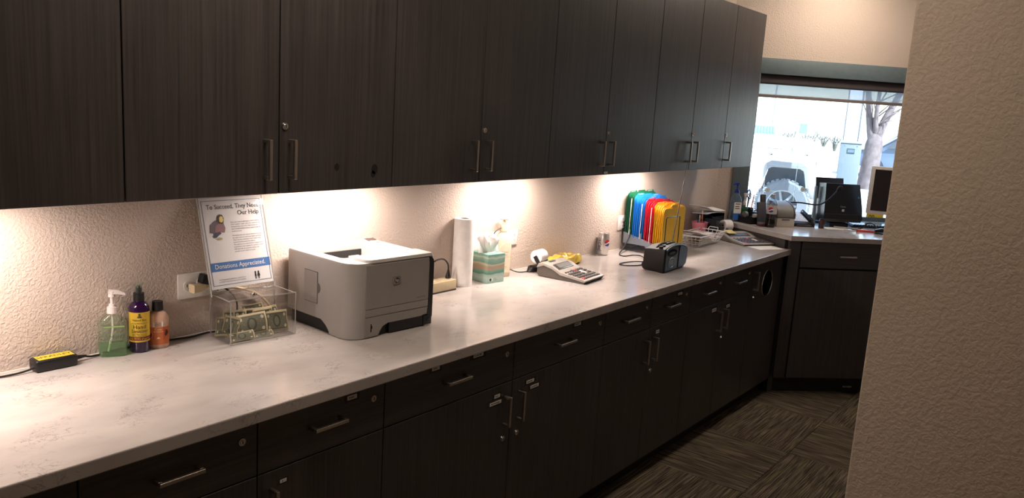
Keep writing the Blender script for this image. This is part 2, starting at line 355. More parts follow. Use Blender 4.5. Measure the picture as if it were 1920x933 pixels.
# ------------------------------------------------------------------ hardware meshes
def handle_mesh(vert):
    b = B(); L_ = .110; t_ = .010; st = .032
    f = (lambda x0, x1, y0, y1, z0, z1: b.bx(z0, z1, y0, y1, x0, x1, .0012, 1)) if vert else (lambda x0, x1, y0, y1, z0, z1: b.bx(x0, x1, y0, y1, z0, z1, .0012, 1))
    f(-L_ / 2, L_ / 2, -st, -st + .009, -t_ / 2, t_ / 2)
    for sgn in (-1, 1): f(sgn * L_ / 2 - (t_ if sgn > 0 else 0), sgn * L_ / 2 + (t_ if sgn < 0 else 0), -st + .008, 0, -t_ / 2, t_ / 2)
    return b.mesh('handle', NICKEL)
HH, HV = handle_mesh(False), handle_mesh(True)
b = B().cyl((0, 0, 0), (0, -.004, 0), .0105, .0095, 18).cyl((0, -.004, 0), (0, -.006, 0), .0065, .006, 14); b.mat(1).bx(-.001, .001, -.0065, -.0055, -.004, .004)
LOCK = b.mesh('lock', [CHROME, DARK])
TAPE = M('clear_label_tape', (56, 52, 50), .2)
def label_mesh(w_, h_):
    b = B().bx(-w_ / 2, w_ / 2, -.0008, 0, -h_ / 2, h_ / 2); b.mat(1)
    for k in range(int(w_ / .006) - 2):
        x = -w_ / 2 + .006 + k * .006; b.bx(x, x + rnd.uniform(.003, .005), -.001, -.0006, -h_ * .16, h_ * rnd.uniform(.1, .2))
    return b.mesh('name_label', [PAPER, INK], 0)
LAB = {}
def name_label(parent, x, z, y, w_=.045, h_=.014, tape=True):
    k = (w_, h_)
    if k not in LAB:
        LAB[k] = (label_mesh(w_, h_), B().bx(-w_ * .8, w_ * .8, -.0003, 0, -h_ * .95, h_ * .95).mesh('label_tape', TAPE, 0))
    if tape: put('label_tape', LAB[k][1], parent, (x, y, z))
    put('name_label', LAB[k][0], parent, (x, y - .0003, z))
_dm = {}
def front_mesh(w_, h_, mt, nm, gap=.0018):
    k = (round(w_, 4), round(h_, 4), mt.name, nm)
    if k not in _dm: _dm[k] = B().bx(-w_ / 2 + gap, w_ / 2 - gap, 0, .018, -h_ / 2 + gap, h_ / 2 - gap, .001, 1).mesh(nm, mt)
    return _dm[k]

# ------------------------------------------------------------------ base cabinets
YB = 1.595
def carcass(x0, x1, y0, y1, z0, z1, t=.016):
    return B().bx(x0, x0 + t, y0, y1, z0, z1).bx(x1 - t, x1, y0, y1, z0, z1).bx(x0 + t, x1 - t, y0, y1, z0, z0 + t).bx(x0 + t, x1 - t, y0, y1, z1 - t, z1).bx(x0 + t, x1 - t, y1 - t, y1, z0 + t, z1 - t)
def base_cab(x0, xm, x1, label, drawers, doors, dh=.145):
    cx = (x0 + x1) / 2; t = thing('base_cabinet', label, 'cabinet', (cx, YB, 0), 0, 'base cabinets under the long counter')
    carcass(x0 - cx + .0005, x1 - cx - .0005, .0195, .60, .1, .884).obj('carcass', CARC, t)
    B().bx(x0 - cx, x1 - cx, .07, .085, 0, .1).obj('toe_kick', CARC, t)
    ztop, zs = .880, .733
    for (a, c), hl, ll in drawers:
        d = put('drawer', front_mesh(c - a, ztop - zs, WH, 'drawer'), t, ((a + c) / 2 - cx, 0, (ztop + zs) / 2))
        z0 = (ztop + zs) / 2
        put('handle', HH, d, (hl - (a + c) / 2, 0, .812 - z0))
        put('lock', LOCK, d, (c - .045 - (a + c) / 2, 0, .837 - z0))
        for (lx, lz, lw) in ll: name_label(d, lx - (a + c) / 2, lz - z0, 0, lw, .0125)
    for (a, c), side, ll, lock in doors:
        d = put('door', front_mesh(c - a, zs - .1, WV, 'door'), t, ((a + c) / 2 - cx, 0, (zs + .1) / 2)); z0 = (zs + .1) / 2
        hx = (c - a) / 2 - .04; hx = hx if side > 0 else -hx
        put('handle', HV, d, (hx, 0, .632 - z0))
        if lock: put('lock', LOCK, d, (hx, 0, .528 - z0))
        for (lx, lz, lw, lh) in ll: name_label(d, lx - (a + c) / 2, lz - z0, 0, lw, lh)
    return t
base_cab(-.162, .262, .686, 'dark wood base cabinet at left frame edge, only its corner showing under the counter', [((-.162, .262), .05, []), ((.262, .686), .474, [])], [((-.162, .262), 1, [], 1), ((.262, .686), -1, [], 1)])
base_cab(.686, 1.111, 1.535, 'dark wood base cabinet with the two nearest keyed drawers below the donation box', [((.686, 1.111), .898, []), ((1.111, 1.535), 1.322, [(1.412, .861, .034)])], [((.686, 1.111), 1, [], 1), ((1.111, 1.535), -1, [(1.188, .694, .02, .009)], 1)])
base_cab(1.535, 2.145, 2.75, 'widest dark wood base cabinet with four white door labels below the printer', [((1.535, 2.145), 1.835, [(1.746, .867, .034), (1.949, .866, .05)]), ((2.145, 2.75), 2.445, [(2.54, .863, .045)])],
         [((1.535, 2.145), 1, [(2.062, .695, .03, .012), (2.055, .672, .062, .012)], 1), ((2.145, 2.75), -1, [(2.251, .703, .045, .012), (2.28, .678, .05, .012)], 1)])
base_cab(2.75, 3.145, 3.54, 'dark wood base cabinet with one small door label under the radio', [((2.75, 3.145), 2.94, []), ((3.145, 3.54), 3.325, [(3.42, .851, .045)])], [((2.75, 3.145), 1, [], 0), ((3.145, 3.54), -1, [(3.225, .703, .03, .016)], 1)])
base_cab(3.54, 3.935, 4.33, 'dark wood base cabinet with two bright-lit drawer pulls left of the round trash hole', [((3.54, 3.935), 3.73, []), ((3.935, 4.33), 4.13, [])], [((3.54, 3.935), 1, [(3.845, .70, .05, .018)], 0), ((3.935, 4.33), -1, [(4.025, .693, .045, .016)], 1)])
t = thing('trash_cabinet', 'dark wood base cabinet with a round chrome-rimmed trash hole in its door', 'cabinet', (4.57, YB, 0), 0, 'base cabinets under the long counter')
carcass(-.239, .245, .0195, .6, .1, .884).obj('carcass', CARC, t); B().bx(-.24, .25, .07, .085, 0, .1).obj('toe_kick', CARC, t)
hc = (.005, .742); b = B(); out = [(-.238, .102), (.243, .102), (.243, .88), (-.238, .88)]; hole = circ(hc[0], hc[1], .078, 32)
b.holed(out, [hole], XZ(0)); b.holed(out, [hole], XZ(.018))
b.loft([[(x, 0, z) for x, z in out], [(x, .018, z) for x, z in out]], False); b.loft([[(x, 0, z) for x, z in hole], [(x, .018, z) for x, z in hole]], False)
bmesh.ops.recalc_face_normals(b.bm, faces=b.bm.faces[:])
d = b.obj('door', WV, t, smooth=20)
b = B(); ring = []
for r_, y_ in ((.082, 0), (.0825, -.003), (.079, -.005), (.0755, -.003), (.074, .05), (.077, .05)): ring.append([(hc[0] + r_ * math.cos(2 * PI * i / 40), y_, hc[1] + r_ * math.sin(2 * PI * i / 40)) for i in range(40)])
b.loft(ring, False).obj('trash_ring', CHROME, d)
put('handle', HV, d, (4.375 - 4.57 - .01, 0, .782)); put('lock', LOCK, d, (4.385 - 4.57, 0, .683))
B().prism(rrect(-.19, .2, .08, .5, .05), .13, .6).obj('bin_liner', M('black_bin_bag', (26, 26, 27), .3), t)

# ------------------------------------------------------------------ countertop
le = [(4.846, 1.563), (4.832, 1.602), (5.118, YW)]
cp = [(-.17, YF), le[0], le[1], le[2], (-.17, YW)]
tag(B().prism(cp, .885, CT).obj('countertop', QUARTZ, None, (0, 0, 0), smooth=0), 'long white quartz countertop with fine grey veins on the dark base cabinets', 'countertop')
ctop = bpy.data.objects['countertop']; md = ctop.modifiers.new('edge', 'BEVEL'); md.width = .003; md.segments = 2
struct(B().bx(-.17, 5.08, YW - .004, YW, CT, CT + .004).obj('trim_1', M('white_caulk', (232, 224, 214), .6)))

# ------------------------------------------------------------------ upper cabinets
XU = [.935 + .4316 * (k - 2) for k in range(12)]; UZ0, UZ1, YU = 1.391, 2.297, 1.87
ulabels = ['dark wood wall cabinet at the left frame edge above the black power adapter', 'dark wood wall cabinet above the donation box sign and printer', 'dark wood wall cabinet above the paper towel roll', 'dark wood wall cabinet above the silver soda can with a tiny label on its door', 'dark wood wall cabinet touching the radio antenna tip', 'narrow single-door dark wood wall cabinet at the window end']
for i in range(6):
    x0 = XU[2 * i]; x1 = XU[2 * i + 2] if i < 5 else XU[11]; cx = (x0 + x1) / 2
    t = thing('wall_cabinet', ulabels[i], 'cabinet', (cx, YU, UZ0), 0, 'dark wall cabinets in a row')
    B().bx(x0 - cx + .0005, x1 - cx - .0005, .019, .33, .0, UZ1 - UZ0).obj('carcass', WV if i == 5 else CARC, t)
    doors = [(XU[2 * i], XU[2 * i + 1], 1), (XU[2 * i + 1], x1, -1)] if i < 5 else [(x0, x1, -1)]
    for a, c, sd_ in doors:
        d = put('door', front_mesh(c - a, UZ1 - UZ0, WV, 'door'), t, ((a + c) / 2 - cx, 0, (UZ1 - UZ0) / 2)); z0 = (UZ0 + UZ1) / 2
        hx = sd_ * ((c - a) / 2 - (.047 if sd_ > 0 else .034)); hx = hx if i < 5 else -(c - a) / 2 - .0 + .03 if False else hx
        put('handle', HV, d, (hx, 0, 1.489 - z0))
        if sd_ < 0: put('lock', LOCK, d, (-(c - a) / 2 + .018, 0, 1.579 - z0))
        if i == 1 and sd_ < 0:
            for sx_, sz_, sr_ in ((1.571, 1.462, .009), (1.722, 1.452, .013), (1.716, 1.437, .009)):
                B().prism(circ(0, 0, sr_, 14, sr_ * 1.25), -.0002, .0001, 'y').obj('smudge', M('greasy_smudge', (30, 27, 26), .5), d, (sx_ - (a + c) / 2, 0, sz_ - z0))
        if i == 3 and sd_ < 0: name_label(d, -(c - a) / 2 + .02, 1.402 - z0, 0, .03, .009, False)

# ------------------------------------------------------------------ lights that the room has
GLOW = M('lamp_diffuser', (255, 236, 214), .5, emit=(255, 214, 170), es=6)
for i, x in enumerate((.58, 1.79, 2.76, 3.86)):
    t = thing('under_cabinet_light', ['white strip light under the wall cabinet at the left frame edge', 'white strip light under the wall cabinet above the printer', 'white strip light under the wall cabinet above the lotion pump bottle', 'white strip light under the wall cabinet above the coloured folders'][i], 'light', (x, 2.045, UZ0), 0, 'strip lights under the wall cabinets')
    B().bx(-.20, .20, -.03, .03, -.008, 0, .002).obj('housing', WHITE, t)
    B().bx(-.19, .19, -.022, .022, -.0095, -.008).obj('diffuser', GLOW, t)
    ld = bpy.data.lights.new('strip_glow', 'AREA'); ld.shape = 'RECTANGLE'; ld.size = .38; ld.size_y = .05; ld.energy = LAMP_W; ld.color = (1, .86, .79)
    lo = bpy.data.objects.new('strip_glow', ld); COL.objects.link(lo); lo.parent = t; lo.location = (0, 0, -.0125)
for i, (x, y, w_) in enumerate(((1.35, 1.2, 12.0), (5.2, 1.32, 13.0))):
    t = thing('ceiling_light', ['square flush ceiling light over the aisle beside the printer', 'square flush ceiling light over the aisle near the window'][i], 'light', (x, y, CEIL_Z), 0, 'ceiling lights')
    B().bx(-.3, .3, -.3, .3, -.03, 0, .004).obj('frame', WHITE, t)
    B().bx(-.27, .27, -.27, .27, -.033, -.03).obj('diffuser', M('ceiling_diffuser', (255, 245, 232), .5, emit=(255, 226, 196), es=3), t)
    ld = bpy.data.lights.new('panel_glow', 'AREA'); ld.shape = 'SQUARE'; ld.size = .54; ld.energy = w_ * CEIL_W; ld.color = (1, .86, .72)
    lo = bpy.data.objects.new('panel_glow', ld); COL.objects.link(lo); lo.parent = t; lo.location = (0, 0, -.036)

# ------------------------------------------------------------------ teller desk
t = thing('desk_cabinet', 'dark wood cabinet with one drawer and door under the window counter', 'cabinet', (4.835, 1.575, 0), R45)
lsd = [D(0, 0)[0], D(0, 0)[1]]
B().bx(.018, .672, .036, .60, .1, .973).obj('carcass', CARC, t)
B().bx(.0, .074, 0, .02, .102, .972, .001).obj('filler_panel', WV, t)
d = put('drawer', front_mesh(.588, .165, WH, 'drawer'), t, (.376, 0, .8895)); put('handle', HH, d, (0, 0, -.002))
d = put('door', front_mesh(.588, .698, WV, 'door'), t, (.376, 0, .452))
B().bx(-.03, .672, .05, .065, 0, .1).obj('toe_kick', CARC, t)
ep = B().prism([(-.016, .030), (-.228, .633), (-.19, .633), (.016, .036)], .0, .974).obj('end_panel', WV, t)
B().bx(.5, .56, .044, .05, .03, .04).obj('toe_kick_clip', CHROME, t)
t = thing('desk_cabinet', 'dark wood cabinet mostly hidden behind the partition under the window counter', 'cabinet', D(.674, 0) + (0,), R45)
B().bx(0, .672, .022, .6, .1, .973).obj('carcass', CARC, t)
d = put('drawer', front_mesh(.6, .165, WH, 'drawer'), t, (.302, 0, .8895)); put('handle', HH, d, (-.255, 0, .053))
put('door', front_mesh(.6, .698, WV, 'door'), t, (.302, 0, .452)); B().bx(0, .672, .05, .065, 0, .1).obj('toe_kick', CARC, t)
dtp = [(4.809, 1.561), D(1.9, -.028), W(1.92, -.002), W(.012, -.002), (5.118, 2.192)]
o = tag(B().prism(dtp, .974, DT).obj('countertop', QUARTZ, None, smooth=0), 'raised pale quartz top of the window counter', 'countertop')
md = o.modifiers.new('edge', 'BEVEL'); md.width = .003; md.segments = 2

# ------------------------------------------------------------------ wall outlets
def outlet_plate(name, label, x0, x1, z0, z1, devs):
    cx, cz = (x0 + x1) / 2, (z0 + z1) / 2
    t = thing(name, label, 'outlet', (cx, YW, cz))
    B().bx(x0 - cx, x1 - cx, -.006, 0, z0 - cz, z1 - cz, .004).obj('face_plate', WHITE, t)
    for kind, dx in devs:
        if kind in ('duplex', 'hduplex'):
            dx0 = dx
            for dz in (-.019, .019):
                if kind == 'hduplex': dx, dz = dx0 + dz * 1.15, .004 + dz * .2
                b = B().prism(rrect(dx - .016, dx + .016, dz - .013, dz + .013, .009), -.0085, -.006, 'y'); b.mat(1)
                b.bx(dx - .007, dx - .005, -.009, -.0084, dz - .003, dz + .006).bx(dx + .004, dx + .006, -.009, -.0084, dz - .003, dz + .005).cyl((dx, -.0084, dz - .008), (dx, -.009, dz - .008), .002, n=8)
                b.obj('socket', [WHITE, DARK], t)
        elif kind == 'blank':
            b = B().bx(dx - .0165, dx + .0165, -.008, -.006, -.033, .033, .001); b.mat(1)
            b.bx(dx - .006, dx + .006, -.0085, -.0079, .006, .016).bx(dx - .006, dx + .006, -.0085, -.0079, -.016, -.006); b.obj('jack_insert', [WHITE, M('faint_grey', (196, 190, 184), .5)], t)
    return t
o = outlet_plate('wall_outlet', 'wide white outlet plate behind the donation box with cream and black plugs', 1.249, 1.42, 1.040, 1.118, [('hduplex', -.03), ('duplex', .045)])
b = B().mat(0); b.bx(-.014, -.010, -.0066, -.006, .03, .0315).bx(-.008, -.002, -.0066, -.006, .0295, .0315).bx(.0, .003, -.0066, -.006, .0295, .0325); b.obj('panel_mark', INK, o)
o = outlet_plate('wall_outlet', 'white outlet plate behind the tissue box and cream pump bottle', 2.607, 2.918, 1.043, 1.116, [('blank', .127), ('duplex', .02), ('duplex', -.09)])
o = outlet_plate('wall_outlet', 'small white outlet plate left of the green folders with a black plug', 3.829, 3.975, 1.030, 1.112, [('duplex', -.022), ('duplex', .04)])

# plugs and cords
def cord(name, label, pts, r=.0028, mat=RUBBER, extra=None, cat='cord'):
    t = thing(name, label, cat, pts[0]); o = Vector(pts[0])
    B().tube([Vector(p) - o for p in pts], r, 8, 5).obj('cable', mat, t)
    if extra: extra(t, o)
    return t
zc = CT + .004
def pl1(t, o):
    b = B().loft([[(-.004, y, z) for y, z in rrect(-.016, .016, -.013, .013, .006)], [(.026, y * .85 + .0, z) for y, z in rrect(-.014, .014, -.012, .012, .006)], [(.040, y * .55, z * .55) for y, z in rrect(-.014, .014, -.012, .012, .006)]])
    b.obj('plug', CREAM, t, Vector((1.282, 2.168, 1.076)) - o)
cord('extension_cord', 'cream cord plugged into the outlet behind the donation box', [(1.318, 2.168, 1.075), (1.36, 2.172, 1.070), (1.45, 2.188, 1.05), (1.52, 2.188, 1.02), (1.57, 2.19, .97), (1.59, 2.19, .926)], .0045, CREAM, pl1)
def pl2(t, o):
    B().box((0, 0, 0), (.05, .03, .03), .006, 2, (0, R(18), 0)).obj('plug', BLACK, t, Vector((1.338, 2.182, 1.094)) - o)
cord('appliance_cord', 'black cord hanging behind the donation box from the outlet', [(1.360, 2.184, 1.084), (1.43, 2.182, 1.03), (1.44, 2.182, .97), (1.41, 2.188, zc), (1.34, 2.188, zc), (1.28, 2.178, zc), (1.22, 2.190, zc), (1.16, 2.1955, zc), (1.09, 2.1955, zc), (1.02, 2.193, zc)], .003, RUBBER, pl2)
def pl3(t, o):
    b = B().cyl((0, 0, 0), (0, 0, .008), .011, .012, 14).cyl((0, 0, .008), (0, 0, .026), .0105, .006, 14).cyl((0, 0, .026), (0, 0, .036), .006, .004, 10); b.obj('plug', BLACK, t, Vector((2.385, 2.135, CT + .046)) - o)
cord('appliance_cord', 'black cord looping from the beige power strip behind the printer', [(2.385, 2.135, CT + .08), (2.382, 2.136, CT + .105), (2.355, 2.138, CT + .128), (2.31, 2.14, CT + .125), (2.27, 2.145, CT + .095), (2.24, 2.15, CT + .045), (2.16, 2.155, CT + .025), (2.06, 2.17, zc), (2.0, 2.18, zc)], .0032, RUBBER, pl3)
def pl4(t, o): B().box((0, 0, 0), (.044, .022, .02), .005, 2, (0, R(25), 0)).obj('plug', BLACK, t, Vector((2.735, 2.180, 1.088)) - o)
cord('appliance_cord', 'thin black cord arching from outlet behind the cream pump bottle to adding machine', [(2.716, 2.178, 1.098), (2.722, 2.172, 1.122), (2.752, 2.168, 1.136), (2.79, 2.172, 1.128), (2.82, 2.182, 1.08), (2.835, 2.190, 1.0), (2.85, 2.188, .945), (2.885, 2.16, zc), (2.93, 2.135, zc), (2.985, 2.12, zc)], .0023, RUBBER, pl4)
def pl5(t, o): B().box((0, 0, 0), (.026, .03, .024), .004).obj('plug', BLACK, t, Vector((3.893, 2.178, 1.067)) - o)
cord('radio_cord', 'black radio power cord with a loose loop on the counter', [(3.905, 2.160, 1.067), (3.90, 2.150, 1.05), (3.86, 2.135, 1.0), (3.78, 2.12, .95), (3.715, 2.105, zc), (3.69, 2.06, zc), (3.735, 2.035, zc + .004), (3.745, 1.99, zc + .006), (3.675, 1.925, zc + .004), (3.61, 1.885, zc), (3.53, 1.885, zc), (3.468, 1.925, zc), (3.475, 1.962, zc), (3.525, 1.968, zc), (3.59, 1.945, zc + .002), (3.60, 1.895, zc + .008), (3.585, 1.856, zc + .022), (3.575, 1.842, zc + .03)], .0032, RUBBER, pl5)

# ------------------------------------------------------------------ power adapter
t = thing('power_adapter', 'black power brick with a yellow lettered sticker against the wall', 'adapter', (.884, 2.168, CT), R(-1))
B().bx(-.052, .052, -.024, .024, 0, .032, .006, 3).obj('brick', BLACK, t)
YEL = M('yellow_sticker', (222, 190, 58), .45)
b = B().bx(-.043, .045, -.019, .017, .032, .0326); st = b.obj('sticker', YEL, t)
B().text('SPRADLEY', .0185, T(0, -.001, .0329)).obj('lettering', BLKINK, st, smooth=0)
B().cyl((.052, .004, .014), (.085, .008, .012), .0065, .0035, 12).tube([(.08, .008, .012), (.10, .012, .006), (.125, .018, .004)], .003).obj('output_lead', RUBBER, t)
B().tube([(-.05, -.004, .010), (-.09, -.006, .005), (-.16, -.002, .0035), (-.26, -.012, .0035), (-.36, -.008, .0035)], .0028).obj('mains_lead', RUBBER, t)

# ------------------------------------------------------------------ bottles on the left
def wrap(r, ry=1.0, a0=-PI / 2, z0=0, eps=.0006):
    """flat text (x,y) wrapped on an upright (oval) cylinder facing -y"""
    def f(c):
        a = a0 + c.x / r; return Vector(((r + eps) * math.cos(a), (r + eps) * math.sin(a) * ry, z0 + c.y))
    return f
FACE = lambda x, y: math.atan2(-y, -x)                 # direction from a thing to the camera
CLR = clear('clear_bottle_plastic', (240, 247, 240), .04, .06, .7, .05, (230, 245, 230)); GEL = clear('pale_green_gel', (206, 238, 196), .08, .04, .4, .12, (190, 225, 175))
PUMPW = M('white_pump_plastic', (238, 226, 222), .4)
def pump(b, z, r=.014, h=.05, reach=.036, d=1):
    b.cyl((0, 0, z), (0, 0, z + .018), r, r * .96, 22).cyl((0, 0, z + .018), (0, 0, z + .026), r * .62, r * .6, 18).cyl((0, 0, z + .026), (0, 0, z + h), .0045, .0045, 12)
    b.cyl((0, 0, z + h - .004), (0, 0, z + h + .012), .009, .0085, 16)
    b.loft([[(x * 1.0 - .008 * d, y, zz) for x, y, zz in ((0, -.009, z + h + .006), (0, .009, z + h + .006), (0, .007, z + h + .016), (0, -.007, z + h + .016))],
            [(reach * .45 * d, y, zz) for y, zz in ((-.007, z + h + .004), (.007, z + h + .004), (.005, z + h + .014), (-.005, z + h + .014))],
            [(reach * d, y, zz) for y, zz in ((-.0028, z + h - .001), (.0028, z + h - .001), (.002, z + h + .004), (-.002, z + h + .004))]])
    return b
a = FACE(1.045, 2.155) + PI / 2
t = thing('pump_bottle', 'clear squat pump bottle of pale green gel beside the black power brick', 'bottle', (1.040, 2.168, CT), a)
def ovalring(wx, wy, z, r): return [(x, y, z) for x, y in rrect(-wx, wx, -wy, wy, r, 6)]
B().loft([ovalring(.033, .016, 0, .012), ovalring(.036, .018, .004, .014), ovalring(.0365, .018, .08, .014), ovalring(.035, .017, .098, .014), ovalring(.022, .013, .112, .011), ovalring(.011, .011, .118, .0109), ovalring(.011, .011, .124, .0109)]).obj('bottle', CLR, t, smooth=50)
B().loft([ovalring(.033, .0155, .003, .012), ovalring(.0345, .0165, .006, .013), ovalring(.0345, .0165, .035, .013)]).obj('gel', GEL, t, smooth=50)
pump(B(), .122, .0135, .050, .034).obj('pump_head', PUMPW, t); B().tube([(0, 0, .12), (0, 0, .07), (-.012, 0, .012)], .0028).obj('dip_tube', PUMPW, t)
lb = B().bx(-.022, .03, -.0188, -.0184, .085, .0885).obj('label_band', M('soft_green_print', (150, 185, 110), .5), t)
B().text('Hand', .017, T(.010, -.0189, .058) @ TXZ).text('Sanitizer', .0105, T(.010, -.0189, .045) @ TXZ).text('all', .006, T(.008, -.0189, .079) @ TXZ).obj('lettering', M('dark_green_print', (70, 92, 62), .6), t, smooth=0)

t = thing('spray_bottle', 'purple bottle with a yellow label and black mist sprayer', 'bottle', (1.113, 2.162, CT), a)
PUR = M('purple_bottle', (44, 14, 58), .12, spec=.6)
B().lathe([(.0, 0), (.024, 0), (.027, .003), (.027, .120), (.0255, .131), (.020, .141), (.013, .146), (.013, .150)], 32).obj('bottle', PUR, t, smooth=50)
b = B().cyl((0, 0, .148), (0, 0, .170), .0145, .0143, 26); b.cyl((0, 0, .170), (0, 0, .186), .0085, .0078, 20).cyl((0, 0, .186), (0, 0, .190), .0078, .006, 20); b.obj('sprayer', BLACK, t)
B().lathe([(.0098, .168), (.0092, .196), (.0085, .198)], 20, cap=False).obj('clear_cap', CLR, t)
LBL = M('mustard_label', (206, 170, 52), .5); RED = M('dark_red_print', (112, 30, 24), .55)
lb = B().lathe([(.0274, .032), (.0274, .118)], 30, cap=False, a0=-PI / 2 - 1.75, a1=-PI / 2 + 1.75).obj('label', LBL, t, smooth=50)
B().lathe([(.0277, .037), (.0277, .047)], 24, cap=False, a0=-PI / 2 - 1.5, a1=-PI / 2 + 1.5).obj('label_stripe', RED, lb, smooth=50)
b = B()
for s_, z_, tx in ((.0085, .096, 'Naked Bee'), (.0045, .087, 'Orange Blossom Honey'), (.0165, .076, 'Hand'), (.0135, .064, 'Sanitizer'), (.005, .055, 'with Aloe Vera and'), (.005, .050, 'Moisturizing Honey')): b.text(tx, s_, None, wrap(.0276, z0=z_))
b.poly(circ(0, .112, .003, 12), lambda p: wrap(.0276)(Vector((p[0], p[1], 0))))
for k, w_ in ((.104, .007), (.107, .0055)): b.poly(circ(0, k, w_, 14, .0012), lambda p: wrap(.0276)(Vector((p[0], p[1], 0))))
b.obj('lettering', M('brown_print', (58, 42, 14), .6), lb, smooth=0)
B().text('Kills 99.9% of germs', .0072, None, wrap(.0279, z0=.042)).obj('lettering', YEL, lb, smooth=0)

t = thing('lotion_bottle', 'pink-beige lotion bottle with black cap and orange label', 'bottle', (1.168, 2.163, CT), a)
SKIN = M('peach_lotion', (214, 176, 152), .25)
B().lathe([(0, 0), (.027, 0), (.030, .003), (.030, .085), (.028, .097), (.021, .106), (.013, .110), (.013, .114)], 32, sy=.75).obj('bottle', SKIN, t, smooth=50)
B().cyl((0, 0, .111), (0, 0, .137), .0155, .0145, 26).obj('cap', BLACK, t)
ORG = M('orange_label', (172, 58, 32), .5)
lb = B().lathe([(.0304, .012), (.0304, .064)], 26, sy=.75, cap=False, a0=-PI / 2 - 1.45, a1=-PI / 2 + 1.45).obj('label', M('sunset_label', (196, 108, 58), .5), t, smooth=50)
f = lambda p: wrap(.0308, .75)(Vector((p[0], p[1], 0)))
B().poly([(-.014, .026), (.016, .026), (.016, .064), (-.014, .064)], f).poly([(-.04, .014), (.04, .014), (.04, .021), (-.04, .021)], f).obj('label_panel', ORG, lb, smooth=0)
B().poly([(-.013, .066), (.013, .066), (.013, .080), (-.013, .080)], f).obj('label_tab', PAPER, lb, smooth=0)
f2 = wrap(.0312, .75)
B().text('THIS IS OUR', .0042, None, wrap(.0312, .75, z0=.0775)).text('HAPPY', .0056, None, wrap(.0312, .75, z0=.073), sx=1.25).text('PLACE', .0056, None, wrap(.0312, .75, z0=.0685), sx=1.25).obj('lettering', BLKINK, lb, smooth=0)
b = B().text('Cozy', .009, None, wrap(.0312, .75, z0=.058)).text('Weekends', .0062, None, wrap(.0312, .75, z0=.051))
b.poly([(0, .036), (.006, .030), (-.006, .030)], lambda p: f2(Vector((p[0], p[1], 0)))); b.obj('lettering', M('cream_print', (240, 206, 160), .6), lb, smooth=0)
b = B()
for x, z in ((-.024, .036), (-.021, .042), (.024, .05), (.022, .042), (.027, .046)): b.poly(circ(x, z, .0035, 6, .006), lambda p: f2(Vector((p[0], p[1], 0))))
b.obj('leaf_print', M('maroon_print', (70, 24, 24), .6), lb, smooth=0)

# ------------------------------------------------------------------ donation box
BX = (1.321, 2.039); BR = R(-5.2); BW, BD, BH = .222, .118, .134; tk = .004
def Lb(x, y, z=0): c, s_ = math.cos(BR), math.sin(BR); return (BX[0] + c * x - s_ * y, BX[1] + s_ * x + c * y, CT + z)
t = thing('donation_box', 'clear acrylic donation box full of banknotes with a tall sign holder', 'box', (BX[0], BX[1], CT), BR)
def pane(nm, x0, x1, y0, y1, z0, z1): return B().bx(x0, x1, y0, y1, z0, z1, .0006, 1).obj(nm, ACR, t, smooth=0)
pane('front_panel', tk, BW - tk, .0, tk, .003, BH); pane('back_panel', tk, BW - tk, BD - tk, BD, .003, BH)
pane('side_panel', 0, tk, -.004, BD + .002, 0, BH); pane('side_panel', BW - tk, BW, -.004, BD + .002, 0, BH)
pane('base_panel', tk, BW - tk, -.003, BD, 0, .003); pane('lid', .0, BW, -.002, BD, BH, BH + .003)
e = B()
for x in (0, BW - tk): e.bx(x + .0002, x + tk - .0002, -.0046, -.0038, 0, BH).bx(x + .0002, x + tk - .0002, BD + .0018, BD + .0026, 0, BH).bx(x, x + tk, -.004, BD, BH - .0008, BH + .0002)
e.bx(0, BW, -.0026, -.0018, BH, BH + .003).bx(tk, BW - tk, -.0036, -.0028, 0, .003).bx(0, BW, BD - .0005, BD + .0003, BH, BH + .003); e.obj('polished_edge', ACRE, t, smooth=0)
b = B().cyl((0, 0, 0), (0, 0, .004), .010, .009, 20).cyl((0, 0, .004), (0, 0, .0055), .006, .0055, 14); b.mat(1).bx(-.005, .005, -.0009, .0009, .0054, .0059); b.obj('cam_lock', [CHROME, DARK], t, (.098, .035, BH + .003))
# sign holder: leaning clear sheet pair with a printed page between
SW, SH = .217, .277; lean = R(-15.8)
mx = T(-.018, .066, BH + .004) @ Matrix.Rotation(R(4.6), 4, 'Z') @ Matrix.Rotation(lean, 4, 'X')
SB0 = .020                                             # page starts this far up the holder
def SB(): return B()
def sput(b, nm, mt, par, sm=0):
    bmesh.ops.transform(b.bm, matrix=mx, verts=b.bm.verts[:]); return b.obj(nm, mt, par, smooth=sm)
sh = sput(B().bx(-.003, SW + .003, -.0035, -.0015, 0, SB0 + SH), 'sign_holder', clear('clear_sign_acrylic', (250, 250, 250), .08, .01, .10), t); 
sput(B().bx(-.003, SW + .003, .0015, .0035, 0, SB0 + SH), 'sign_holder', clear('clear_sign_acrylic', (250, 250, 250), .08, .01, .10), t)
sput(B().bx(-.0036, -.0026, -.0036, .0036, 0, SB0 + SH).bx(SW + .0026, SW + .0036, -.0036, .0036, 0, SB0 + SH).bx(-.003, SW + .003, -.0036, .0036, -.0003, .0005), 'polished_edge', ACRE, t)
SHEET = M('poster_paper', (244, 240, 238), .7, var=.02)
pg = sput(B().bx(.001, SW - .001, -.0012, .0012, SB0, SB0 + SH - .001), 'sign_page', SHEET, t)
yq = -.0016
def S2(u, v): return (u * SW, yq, SB0 + SH * (1 - v))
BLUEP = M('blue_print', (66, 112, 172), .6); NAVY = M('thin_navy_rule', (92, 104, 130), .6); HEAD = M('heading_grey', (56, 50, 52), .7)
def q(b, u0, u1, v0, v1): b.poly([S2(u0, v1), S2(u1, v1), S2(u1, v0), S2(u0, v0)]); return b
sput(q(B(), .035, .985, .715, .81), 'blue_band', BLUEP, pg)
b = B()
